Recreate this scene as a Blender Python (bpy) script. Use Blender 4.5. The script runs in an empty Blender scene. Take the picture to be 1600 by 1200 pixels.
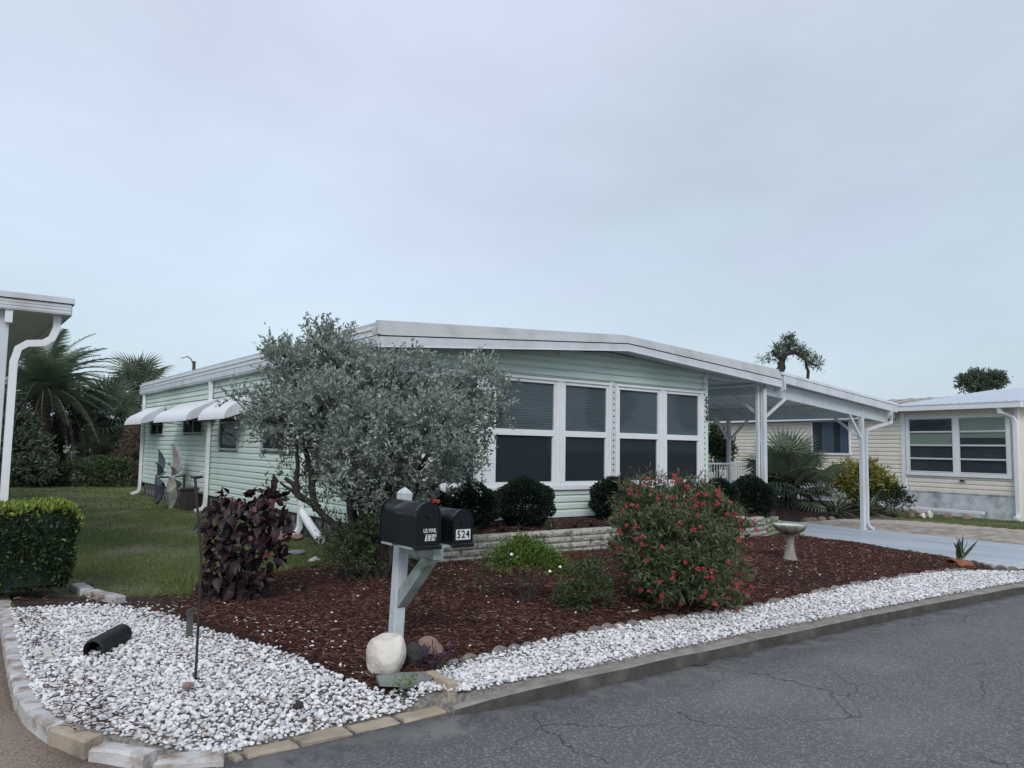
import bpy, math, random
import numpy as np
from mathutils import Vector, Matrix
random.seed(7); rng = np.random.default_rng(7)
S = bpy.context.scene
COL = S.collection

# ------------------------------------------------------------------ camera
YAW, PITCH, ROLL = 0.64246, 0.083505, 0.017298
cam = bpy.data.cameras.new('camera'); cam_o = bpy.data.objects.new('camera', cam); COL.objects.link(cam_o)
fw = Vector((math.sin(YAW)*math.cos(PITCH), math.cos(YAW)*math.cos(PITCH), math.sin(PITCH)))
rt = Vector((math.cos(YAW), -math.sin(YAW), 0)); up = rt.cross(fw)
r2 = rt*math.cos(ROLL)+up*math.sin(ROLL); u2 = -rt*math.sin(ROLL)+up*math.cos(ROLL)
cam_o.matrix_world = Matrix(((r2.x, u2.x, -fw.x, -5.40), (r2.y, u2.y, -fw.y, -10.82), (r2.z, u2.z, -fw.z, 1.6), (0, 0, 0, 1)))
cam.sensor_width = 36; cam.lens = 36*1212/1600; cam.clip_end = 3000; cam.clip_start = 0.05
S.camera = cam_o

# ------------------------------------------------------------------ world, sun, exposure
SUN_EL, SUN_AZ = math.radians(37), math.radians(215)      # azimuth clockwise from +y
W = bpy.data.worlds.new('World'); S.world = W; W.use_nodes = True
nt = W.node_tree; nt.nodes.clear(); N = nt.nodes.new; L = nt.links.new
out = N('ShaderNodeOutputWorld'); mix = N('ShaderNodeMixShader'); mix.inputs[0].default_value = 0.93
sky = N('ShaderNodeTexSky'); sky.sky_type = 'NISHITA'; sky.sun_disc = False
sky.sun_elevation = SUN_EL; sky.sun_rotation = SUN_AZ
b1 = N('ShaderNodeBackground'); b1.inputs[1].default_value = 0.08; L(sky.outputs[0], b1.inputs[0])
b2 = N('ShaderNodeBackground'); b2.inputs[1].default_value = 1.10
tc = N('ShaderNodeTexCoord'); sx = N('ShaderNodeSeparateXYZ'); L(tc.outputs['Generated'], sx.inputs[0])
mp = N('ShaderNodeMapping'); mp.inputs['Scale'].default_value = (1.0, 1.0, 2.2); L(tc.outputs['Generated'], mp.inputs[0])
no = N('ShaderNodeTexNoise'); no.inputs['Scale'].default_value = 1.15; no.inputs['Detail'].default_value = 7; no.inputs['Roughness'].default_value = .5; no.inputs['Distortion'].default_value = .25
L(mp.outputs[0], no.inputs['Vector'])
rp = N('ShaderNodeValToRGB'); cr = rp.color_ramp
cr.elements[0].position = 0.0; cr.elements[0].color = (.54, .63, .695, 1)
cr.elements[1].position = 1.0; cr.elements[1].color = (.58, .64, .76, 1)
for p, c in ((.10, (.525, .62, .72, 1)), (.24, (.525, .615, .745, 1)), (.50, (.56, .63, .755, 1))):
    e = cr.elements.new(p); e.color = c
L(sx.outputs[2], rp.inputs[0])
hs = N('ShaderNodeMapRange'); hs.inputs[1].default_value = .30; hs.inputs[2].default_value = .70; hs.inputs[3].default_value = .83; hs.inputs[4].default_value = 1.18
L(no.outputs[0], hs.inputs[0])
mc = N('ShaderNodeMix'); mc.data_type = 'RGBA'; mc.blend_type = 'MULTIPLY'; mc.inputs[0].default_value = 1
n2 = N('ShaderNodeTexNoise'); n2.inputs['Scale'].default_value = 1.6; n2.inputs['Detail'].default_value = 3; mp2 = N('ShaderNodeMapping'); mp2.inputs['Location'].default_value = (4, 2, 7); mp2.inputs['Scale'].default_value = (1, 1, 1.6); L(tc.outputs['Generated'], mp2.inputs[0]); L(mp2.outputs[0], n2.inputs['Vector'])
h2 = N('ShaderNodeMapRange'); h2.inputs[1].default_value = .36; h2.inputs[2].default_value = .64; L(n2.outputs[0], h2.inputs[0])
m2 = N('ShaderNodeMix'); m2.data_type = 'RGBA'; m2.inputs[6].default_value = (1.012, .975, 1.0, 1); m2.inputs[7].default_value = (1.0, 1.03, 1.0, 1); L(h2.outputs[0], m2.inputs[0])
m3_ = N('ShaderNodeMix'); m3_.data_type = 'RGBA'; m3_.blend_type = 'MULTIPLY'; m3_.inputs[0].default_value = 1; L(rp.outputs[0], m3_.inputs[6]); L(m2.outputs[2], m3_.inputs[7]); L(m3_.outputs[2], mc.inputs[6]); L(hs.outputs[0], mc.inputs[7]); L(mc.outputs[2], b2.inputs[0])
L(b1.outputs[0], mix.inputs[1]); L(b2.outputs[0], mix.inputs[2]); L(mix.outputs[0], out.inputs[0])
sl = bpy.data.lights.new('sun', 'SUN'); sl.energy = 1.5; sl.angle = math.radians(24); sl.color = (1, .97, .93)
so = bpy.data.objects.new('sun', sl); COL.objects.link(so)
sd = Vector((math.sin(SUN_AZ)*math.cos(SUN_EL), math.cos(SUN_AZ)*math.cos(SUN_EL), math.sin(SUN_EL)))
so.rotation_euler = sd.to_track_quat('Z', 'Y').to_euler()
S.view_settings.view_transform = 'Standard'; S.view_settings.look = 'None'; S.view_settings.gamma = 1
S.view_settings.exposure = 0.06; S.view_settings.use_curve_mapping = False

# ------------------------------------------------------------------ materials
def mat(name, c1, c2=None, scale=8, rough=.7, bump=0, bscale=40, metal=0, spec=.5, isl=None, detail=6, lo=.35, hi=.65,
        c3=None, s3=1.2, f3=(.5, .7), transl=0, stretch=(1, 1, 1), bdist=.01, rv=0, im=.25):
    m = bpy.data.materials.new(name); m.use_nodes = True; t = m.node_tree; n = t.nodes.new; l = t.links.new
    p = t.nodes['Principled BSDF']; p.inputs['Roughness'].default_value = rough; p.inputs['Metallic'].default_value = metal
    p.inputs['Specular IOR Level'].default_value = spec
    tcn = n('ShaderNodeTexCoord'); mpn = n('ShaderNodeMapping'); mpn.inputs['Scale'].default_value = stretch; l(tcn.outputs['Object'], mpn.inputs[0])
    cur = None
    if c2 is None: c2 = tuple(x*.8 for x in c1)
    nz = n('ShaderNodeTexNoise'); nz.inputs['Scale'].default_value = scale; nz.inputs['Detail'].default_value = detail; l(mpn.outputs[0], nz.inputs['Vector'])
    mr = n('ShaderNodeMapRange'); mr.inputs[1].default_value = lo; mr.inputs[2].default_value = hi; l(nz.outputs[0], mr.inputs[0])
    mx = n('ShaderNodeMix'); mx.data_type = 'RGBA'; mx.inputs[6].default_value = (*c1, 1); mx.inputs[7].default_value = (*c2, 1)
    l(mr.outputs[0], mx.inputs[0]); cur = mx.outputs[2]
    if c3 is not None:
        n3 = n('ShaderNodeTexNoise'); n3.inputs['Scale'].default_value = s3; n3.inputs['Detail'].default_value = 4; l(mpn.outputs[0], n3.inputs['Vector'])
        m3 = n('ShaderNodeMapRange'); m3.inputs[1].default_value = f3[0]; m3.inputs[2].default_value = f3[1]; l(n3.outputs[0], m3.inputs[0])
        x3 = n('ShaderNodeMix'); x3.data_type = 'RGBA'; x3.inputs[7].default_value = (*c3, 1); l(m3.outputs[0], x3.inputs[0]); l(cur, x3.inputs[6]); cur = x3.outputs[2]
    if isl is not None:            # list of (pos,color): a colour of its own for every leaf, pebble or chip
        g = n('ShaderNodeNewGeometry'); r = n('ShaderNodeValToRGB'); l(g.outputs['Random Per Island'], r.inputs[0])
        els = r.color_ramp.elements; els[0].position = isl[0][0]; els[0].color = (*isl[0][1], 1); els[1].position = isl[-1][0]; els[1].color = (*isl[-1][1], 1)
        for q in isl[1:-1]:
            e = els.new(q[0]); e.color = (*q[1], 1)
        xi = n('ShaderNodeMix'); xi.data_type = 'RGBA'; xi.inputs[0].default_value = im; l(r.outputs[0], xi.inputs[6]); l(cur, xi.inputs[7]); cur = xi.outputs[2]
    if rv:                         # brightness varies a little from object to object
        oi = n('ShaderNodeObjectInfo'); mo = n('ShaderNodeMapRange'); mo.inputs[3].default_value = 1-rv; mo.inputs[4].default_value = 1+rv; l(oi.outputs['Random'], mo.inputs[0])
        xo = n('ShaderNodeMix'); xo.data_type = 'RGBA'; xo.blend_type = 'MULTIPLY'; xo.inputs[0].default_value = 1; l(cur, xo.inputs[6]); l(mo.outputs[0], xo.inputs[7]); cur = xo.outputs[2]
    l(cur, p.inputs['Base Color'])
    if bump:
        nb = n('ShaderNodeTexNoise'); nb.inputs['Scale'].default_value = bscale; nb.inputs['Detail'].default_value = 5; l(mpn.outputs[0], nb.inputs['Vector'])
        bp = n('ShaderNodeBump'); bp.inputs['Strength'].default_value = bump; bp.inputs['Distance'].default_value = bdist; l(nb.outputs[0], bp.inputs['Height']); l(bp.outputs[0], p.inputs['Normal'])
    if transl:
        tr = n('ShaderNodeBsdfTranslucent'); l(cur, tr.inputs[0]); ms = n('ShaderNodeMixShader'); ms.inputs[0].default_value = transl
        o = t.nodes['Material Output']; l(p.outputs[0], ms.inputs[1]); l(tr.outputs[0], ms.inputs[2]); l(ms.outputs[0], o.inputs[0])
    return m

def glass_mat(name, tint, trans, rough=.02, refl=.8):
    m = bpy.data.materials.new(name); m.use_nodes = True; t = m.node_tree; t.nodes.clear(); n = t.nodes.new; l = t.links.new
    o = n('ShaderNodeOutputMaterial'); g = n('ShaderNodeBsdfGlossy'); g.inputs['Roughness'].default_value = rough; g.inputs[0].default_value = (.62*refl, .66*refl, .7*refl, 1)
    tp = n('ShaderNodeBsdfTransparent'); tp.inputs[0].default_value = (*tint, 1)
    fr = n('ShaderNodeFresnel'); fr.inputs[0].default_value = 1.42
    nz = n('ShaderNodeTexNoise'); nz.inputs['Scale'].default_value = 1.3; tcn = n('ShaderNodeTexCoord'); l(tcn.outputs['Object'], nz.inputs['Vector'])
    bp = n('ShaderNodeBump'); bp.inputs['Strength'].default_value = .25; bp.inputs['Distance'].default_value = .008; l(nz.outputs[0], bp.inputs['Height']); l(bp.outputs[0], g.inputs['Normal'])
    ad = n('ShaderNodeMath'); ad.operation = 'ADD'; ad.inputs[1].default_value = trans; l(fr.outputs[0], ad.inputs[0])
    ge = n('ShaderNodeNewGeometry'); bk = n('ShaderNodeMath'); bk.operation = 'SUBTRACT'; bk.inputs[0].default_value = 1; l(ge.outputs['Backfacing'], bk.inputs[1])
    mu = n('ShaderNodeMath'); mu.operation = 'MULTIPLY'; l(ad.outputs[0], mu.inputs[0]); l(bk.outputs[0], mu.inputs[1])
    mx = n('ShaderNodeMixShader'); l(mu.outputs[0], mx.inputs[0]); l(tp.outputs[0], mx.inputs[1]); l(g.outputs[0], mx.inputs[2]); l(mx.outputs[0], o.inputs[0])
    return m

def asphalt_mat():
    m = mat('asphalt', (.092, .092, .093), (.125, .124, .125), 120, .85, .6, 260, c3=(.145, .142, .138), s3=.8, f3=(.50, .72), bdist=.004, detail=3)
    t = m.node_tree; n = t.nodes.new; l = t.links.new; p = t.nodes['Principled BSDF']
    src = p.inputs['Base Color'].links[0].from_socket
    tcn = n('ShaderNodeTexCoord')
    # pale stone chips in the binder
    v = n('ShaderNodeTexVoronoi'); v.inputs['Scale'].default_value = 95; l(tcn.outputs['Object'], v.inputs['Vector'])
    sp = n('ShaderNodeSeparateColor'); l(v.outputs['Color'], sp.inputs[0])
    mr = n('ShaderNodeMapRange'); mr.inputs[1].default_value = .68; mr.inputs[2].default_value = .99; mr.inputs[4].default_value = .75; l(sp.outputs[0], mr.inputs[0])
    x = n('ShaderNodeMix'); x.data_type = 'RGBA'; x.inputs[7].default_value = (.30, .30, .31, 1); l(mr.outputs[0], x.inputs[0]); l(src, x.inputs[6])
    # fine cracks
    nw = n('ShaderNodeTexNoise'); nw.inputs['Scale'].default_value = 2.2; nw.inputs['Detail'].default_value = 6; l(tcn.outputs['Object'], nw.inputs['Vector'])
    va = n('ShaderNodeVectorMath'); va.operation = 'MULTIPLY_ADD'; va.inputs[1].default_value = (.55, .55, 0); l(nw.outputs['Color'], va.inputs[0]); l(tcn.outputs['Object'], va.inputs[2])
    vc = n('ShaderNodeTexVoronoi'); vc.feature = 'DISTANCE_TO_EDGE'; vc.inputs['Scale'].default_value = 1.15; l(va.outputs[0], vc.inputs['Vector'])
    mk = n('ShaderNodeMapRange'); mk.inputs[1].default_value = .002; mk.inputs[2].default_value = .009; mk.inputs[3].default_value = .85; mk.inputs[4].default_value = 0; l(vc.outputs['Distance'], mk.inputs[0])
    nm = n('ShaderNodeTexNoise'); nm.inputs['Scale'].default_value = .9; l(tcn.outputs['Object'], nm.inputs['Vector'])
    mm = n('ShaderNodeMapRange'); mm.inputs[1].default_value = .47; mm.inputs[2].default_value = .60; l(nm.outputs[0], mm.inputs[0])
    mu = n('ShaderNodeMath'); mu.operation = 'MULTIPLY'; l(mk.outputs[0], mu.inputs[0]); l(mm.outputs[0], mu.inputs[1])
    y = n('ShaderNodeMix'); y.data_type = 'RGBA'; y.inputs[7].default_value = (.014, .015, .017, 1); l(mu.outputs[0], y.inputs[0]); l(x.outputs[2], y.inputs[6])
    sy = n('ShaderNodeSeparateXYZ'); l(va.outputs[0], sy.inputs[0])       # pale grit washed along the foot of the kerb
    mb = n('ShaderNodeMapRange'); mb.inputs[1].default_value = -6.62; mb.inputs[2].default_value = -6.40; mb.inputs[3].default_value = 0; mb.inputs[4].default_value = .8; l(sy.outputs[1], mb.inputs[0])
    nn_ = n('ShaderNodeTexNoise'); nn_.inputs['Scale'].default_value = 7; nn_.inputs['Detail'].default_value = 6; l(tcn.outputs['Object'], nn_.inputs['Vector'])
    m5 = n('ShaderNodeMapRange'); m5.inputs[1].default_value = .40; m5.inputs[2].default_value = .58; l(nn_.outputs[0], m5.inputs[0])
    m6 = n('ShaderNodeMath'); m6.operation = 'MULTIPLY'; l(mb.outputs[0], m6.inputs[0]); l(m5.outputs[0], m6.inputs[1])
    z_ = n('ShaderNodeMix'); z_.data_type = 'RGBA'; z_.inputs[7].default_value = (.27, .26, .24, 1); l(m6.outputs[0], z_.inputs[0]); l(y.outputs[2], z_.inputs[6])
    l(z_.outputs[2], p.inputs['Base Color'])
    return m

M = {}
M['asphalt'] = asphalt_mat()
M['aggregate'] = mat('exposed_aggregate', (.36, .28, .21), (.17, .13, .10), 75, .8, .8, 130, isl=None, c3=(.26, .21, .16), s3=2, detail=3)
M['lawn'] = mat('lawn_soil', (.085, .125, .042), (.14, .15, .068), 6, .95, .9, 60, c3=(.19, .16, .11), s3=.9, f3=(.5, .66), bdist=.03)
M['grass'] = mat('grass_blade', (.06, .09, .025), (.10, .10, .04), 1.2, .6, isl=[(0, (.085, .145, .04)), (.5, (.14, .215, .06)), (.82, (.22, .24, .10)), (1, (.31, .28, .17))], transl=.25, spec=.25)
M['soil'] = mat('dark_soil', (.030, .020, .016), (.055, .035, .028), 14, .95, 1, 45, bdist=.03)
M['mulchbase'] = mat('mulch_base', (.018, .009, .008), (.04, .017, .014), 18, .95, 1, 50, bdist=.03)
M['mulch'] = mat('mulch_chip', (.05, .022, .017), (.03, .014, .011), 10, .85, isl=[(0, (.018, .008, .007)), (.35, (.045, .019, .015)), (.68, (.105, .042, .029)), (.88, (.17, .078, .052)), (.97, (.27, .17, .12)), (1, (.42, .33, .25))], spec=.2)
M['gravelbase'] = mat('gravel_bed', (.34, .32, .30), (.16, .14, .125), 30, .95, 1, 60, bdist=.02)
M['pebble'] = mat('white_marble_pebble', (.70, .70, .71), (.80, .80, .80), 20, .6, .3, 60, im=.4, c3=(.38, .35, .31), s3=2.2, f3=(.56, .72), isl=[(0, (.26, .25, .24)), (.10, (.46, .46, .47)), (.30, (.64, .64, .65)), (.6, (.78, .78, .79)), (.94, (.88, .88, .89)), (.955, (.48, .38, .30)), (1, (.30, .17, .12))], spec=.35)
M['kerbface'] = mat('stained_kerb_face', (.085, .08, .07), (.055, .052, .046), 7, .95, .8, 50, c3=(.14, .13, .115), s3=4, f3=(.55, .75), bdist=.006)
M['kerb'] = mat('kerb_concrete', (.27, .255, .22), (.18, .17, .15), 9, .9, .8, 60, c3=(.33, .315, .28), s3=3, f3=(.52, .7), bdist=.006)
M['slab'] = mat('painted_grey_slab', (.40, .45, .50), (.46, .51, .55), 3, .45, .15, 80, spec=.4, stretch=(1, .3, 1), c3=(.33, .38, .43), s3=.9)
M['paver'] = mat('brick_paver', (.40, .34, .28), (.27, .23, .20), 9, .85, .5, 60, rv=.3)
M['white'] = mat('white_aluminium', (.66, .70, .73), (.60, .64, .67), 5, .42, .05, 60, spec=.4, c3=(.50, .515, .52), s3=2.2, f3=(.50, .75), stretch=(1, 1, .35))
M['trim'] = mat('white_vinyl_trim', (.82, .84, .86), (.77, .79, .82), 5, .4, spec=.4)
M['roofw'] = mat('roof_edge_metal', (.48, .49, .50), (.44, .45, .46), 3, .5, .08, 30, spec=.35, c3=(.37, .375, .37), s3=3, f3=(.52, .8), stretch=(1, 1, .3))
M['roof'] = mat('white_roof_sheet', (.58, .60, .62), (.46, .47, .48), 2, .5)
M['soffit'] = mat('soffit_panel', (.60, .64, .66), (.54, .58, .60), 3, .55)
M['mint'] = mat('mint_siding', (.655, .775, .715), (.615, .735, .675), 2, .5, .08, 25, spec=.3, c3=(.45, .57, .51), s3=.7, f3=(.55, .85), stretch=(1, 1, .5), rv=.03)
M['cream'] = mat('cream_siding', (.80, .76, .66), (.75, .71, .61), 2, .55, .06, 25, spec=.3, rv=.04)
M['block'] = mat('skirting_block', (.075, .08, .085), (.045, .05, .05), 12, .9, .6, 60, c3=(.10, .10, .085), s3=3)
M['blockrib'] = mat('skirting_rib', (.20, .21, .21), (.13, .14, .14), 12, .9, .5, 60)
M['wallblock'] = mat('retaining_block', (.47, .46, .40), (.33, .325, .27), 14, .95, .9, 30, c3=(.11, .115, .085), s3=7, f3=(.55, .70), bdist=.03, rv=.16)
M['moss'] = mat('mossy_block', (.33, .36, .25), (.20, .23, .14), 12, .95, 1, 30, c3=(.10, .11, .07), s3=7, f3=(.55, .7), bdist=.03)
M['scallop'] = mat('scallop_concrete', (.27, .25, .215), (.15, .14, .125), 14, .9, .8, 60, bdist=.006, rv=.2)
M['tan'] = mat('tan_kerb_stone', (.42, .35, .26), (.32, .27, .20), 8, .9, .7, 50, bdist=.006, c3=(.20, .175, .14), s3=5, rv=.1)
M['wstone'] = mat('white_painted_kerb_stone', (.60, .60, .60), (.44, .43, .42), 6, .8, .6, 50, c3=(.26, .20, .15), s3=7, f3=(.49, .66), bdist=.008, rv=.12)
M['int'] = mat('dark_interior', (.02, .024, .028), None, 3, .9)
M['blind'] = mat('window_blind', (.17, .18, .185), (.15, .16, .165), 3, .6)
M['screen'] = mat('insect_screen', (.085, .092, .097), (.075, .082, .087), 8, .6)
M['glass'] = glass_mat('window_glass', (.82, .87, .89), .015)
M['dglass'] = glass_mat('dark_glass', (.72, .76, .78), .0, refl=.55)
M['black'] = mat('black_mailbox_paint', (.006, .009, .013), (.008, .011, .015), 12, .27, .02, 30, spec=.45)
M['metal'] = mat('dark_metal', (.035, .033, .035), (.06, .045, .04), 20, .55, .2, 60, metal=.4)
M['red'] = mat('red_flag', (.45, .04, .04), None, 9, .5)
M['ink'] = mat('black_ink', (.01, .01, .012), None, 9, .5)
M['wink'] = mat('white_lettering', (.75, .77, .78), (.6, .62, .62), 60, .5)
M['post'] = mat('weathered_white_post', (.58, .62, .65), (.48, .52, .55), 14, .7, .3, 50, c3=(.34, .38, .37), s3=5, f3=(.55, .75), stretch=(1, 1, .35))
M['brace'] = mat('weathered_brace', (.36, .41, .39), (.27, .31, .29), 14, .75, .4, 40, c3=(.15, .19, .14), s3=6, f3=(.5, .7))
M['bark'] = mat('bark', (.055, .045, .038), (.025, .022, .02), 25, .95, 1, 30, stretch=(1, 1, .3), bdist=.02)
M['pbark'] = mat('palm_trunk', (.10, .085, .07), (.04, .034, .03), 18, .95, 1, 20, bdist=.04)
M['silver'] = mat('silver_leaf', (.17, .215, .175), (.36, .40, .35), 2.4, .55, im=.45, lo=.42, hi=.6, detail=3, isl=[(0, (.12, .15, .13)), (.3, (.24, .295, .255)), (.7, (.39, .45, .40)), (.96, (.54, .59, .53)), (1, (.26, .20, .14))], transl=.25, spec=.3)
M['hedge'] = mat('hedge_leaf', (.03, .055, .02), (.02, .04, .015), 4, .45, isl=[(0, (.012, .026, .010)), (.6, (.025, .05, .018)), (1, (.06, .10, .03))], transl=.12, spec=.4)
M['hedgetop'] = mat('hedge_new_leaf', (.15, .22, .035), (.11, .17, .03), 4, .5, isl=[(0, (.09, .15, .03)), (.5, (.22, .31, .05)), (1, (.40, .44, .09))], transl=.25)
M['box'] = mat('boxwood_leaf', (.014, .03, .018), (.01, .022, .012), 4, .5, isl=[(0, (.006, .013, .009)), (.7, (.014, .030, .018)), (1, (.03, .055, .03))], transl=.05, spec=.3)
M['redleaf'] = mat('narrow_leaf', (.07, .11, .05), (.05, .08, .04), 3, .5, isl=[(0, (.035, .06, .03)), (.4, (.08, .125, .05)), (.75, (.14, .175, .08)), (1, (.28, .19, .12))], transl=.15, spec=.35)
M['redtop'] = mat('bronze_new_leaf', (.18, .10, .08), (.12, .09, .05), 3, .5, isl=[(0, (.09, .09, .045)), (.5, (.17, .12, .07)), (1, (.28, .12, .10))], transl=.2)
M['flower'] = mat('coral_flower', (.66, .10, .115), (.5, .05, .07), 60, .6, transl=.25, isl=[(0, (.50, .05, .07)), (.6, (.66, .10, .12)), (1, (.76, .26, .26))])
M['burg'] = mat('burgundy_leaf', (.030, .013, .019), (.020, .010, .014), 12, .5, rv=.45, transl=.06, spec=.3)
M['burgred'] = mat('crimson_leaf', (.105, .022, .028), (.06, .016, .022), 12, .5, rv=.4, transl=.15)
M['palm'] = mat('palm_frond', (.12, .17, .105), (.18, .225, .15), 3, .45, rv=.35, transl=.1, spec=.4)  # frond green lightened in the colour to stand in for distance haze
M['dead'] = mat('dead_frond', (.16, .125, .095), (.10, .08, .065), 5, .85, rv=.3)
M['lime'] = mat('lime_leaf', (.11, .20, .03), (.07, .15, .025), 5, .5, isl=[(0, (.05, .10, .018)), (.6, (.12, .21, .03)), (1, (.20, .30, .05))], transl=.3)
M['lgreen'] = mat('green_leaf', (.05, .09, .03), (.035, .065, .025), 5, .5, isl=[(0, (.025, .045, .018)), (.6, (.065, .105, .04)), (1, (.12, .17, .06))], transl=.15)
M['purple'] = mat('purple_leaf', (.05, .018, .06), (.03, .012, .04), 5, .5)
M['croton'] = mat('yellow_leaf', (.36, .32, .05), (.16, .20, .04), 4, .5, isl=[(0, (.05, .08, .025)), (.45, (.15, .18, .04)), (.75, (.36, .31, .06)), (1, (.48, .36, .12))], transl=.2)
M['agave'] = mat('agave_leaf', (.13, .18, .13), (.09, .13, .10), 5, .5, rv=.2)
M['agavev'] = mat('agave_stripe', (.34, .37, .26), None, 5, .5, rv=.2)
M['farleaf'] = mat('far_leaf', (.035, .05, .03), (.025, .038, .022), 2, .7, isl=[(0, (.06, .09, .06)), (.6, (.13, .175, .12)), (1, (.21, .26, .18))], transl=.1)  # paler leaf colours take the place of haze over far foliage
M['bath'] = mat('birdbath_concrete', (.34, .32, .28), (.22, .20, .17), 12, .9, .8, 40, c3=(.12, .11, .09), s3=9, f3=(.55, .72), stretch=(1, 1, .5), bdist=.01)
M['bathin'] = mat('birdbath_basin', (.62, .63, .58), (.5, .52, .47), 9, .7, .4, 40)
M['terra'] = mat('terracotta', (.36, .12, .055), (.20, .075, .04), 9, .85, .5, 50)
M['snake'] = mat('snake_plant', (.035, .055, .03), (.07, .09, .05), 25, .5, stretch=(1, 1, 2))
M['boulder'] = mat('white_boulder', (.76, .73, .66), (.60, .56, .49), 4, .75, .8, 18, c3=(.46, .36, .28), s3=7, f3=(.56, .74), bdist=.02)
M['darkrock'] = mat('dark_rock', (.05, .042, .038), (.03, .026, .024), 9, .85, .8, 30, bdist=.02)
M['pinkrock'] = mat('pink_rock', (.30, .19, .15), (.22, .16, .13), 9, .85, .8, 30, bdist=.02)
M['slate'] = mat('slate_slab', (.22, .24, .21), (.17, .19, .17), 6, .7, .3, 30)
M['tanrock'] = mat('tan_rock', (.26, .20, .14), (.16, .125, .09), 9, .9, .8, 30, rv=.3)
M['pipe'] = mat('black_corrugated_pipe', (.014, .018, .018), None, 9, .5)
M['skirtw'] = mat('whitewashed_skirting', (.62, .65, .69), (.50, .53, .57), 4, .85, .4, 20, c3=(.28, .30, .32), s3=2)
M['bluemetal'] = mat('blue_grey_blade', (.17, .21, .26), (.12, .15, .18), 6, .4, metal=.3)
M['whitemetal'] = mat('bare_metal_blade', (.56, .55, .52), (.40, .37, .34), 6, .45, metal=.2)
M['greenh'] = mat('pale_green_wall', (.32, .42, .34), None, 5, .7)
M['roofold'] = mat('weathered_roof', (.44, .42, .40), (.30, .27, .25), 5, .8, .3, 20, c3=(.18, .15, .13), s3=3, f3=(.55, .75))
M['roofmetal'] = mat('ribbed_blue_white_roof', (.52, .57, .64), (.47, .52, .59), 3, .4, spec=.5)
M['curtain'] = mat('pale_curtain', (.30, .34, .42), (.20, .23, .30), 4, .8, stretch=(1, 12, .2))
M['wood'] = mat('utility_pole_wood', (.10, .075, .055), None, 8, .9)
M['shade'] = mat('vinyl_window_frame', (.42, .43, .42), None, 8, .6)
M['creamrefl'] = mat('cream_reflection', (.50, .50, .38), (.46, .46, .36), 3, .7)  # colour of the painted reflection in the cream house's window

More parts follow.
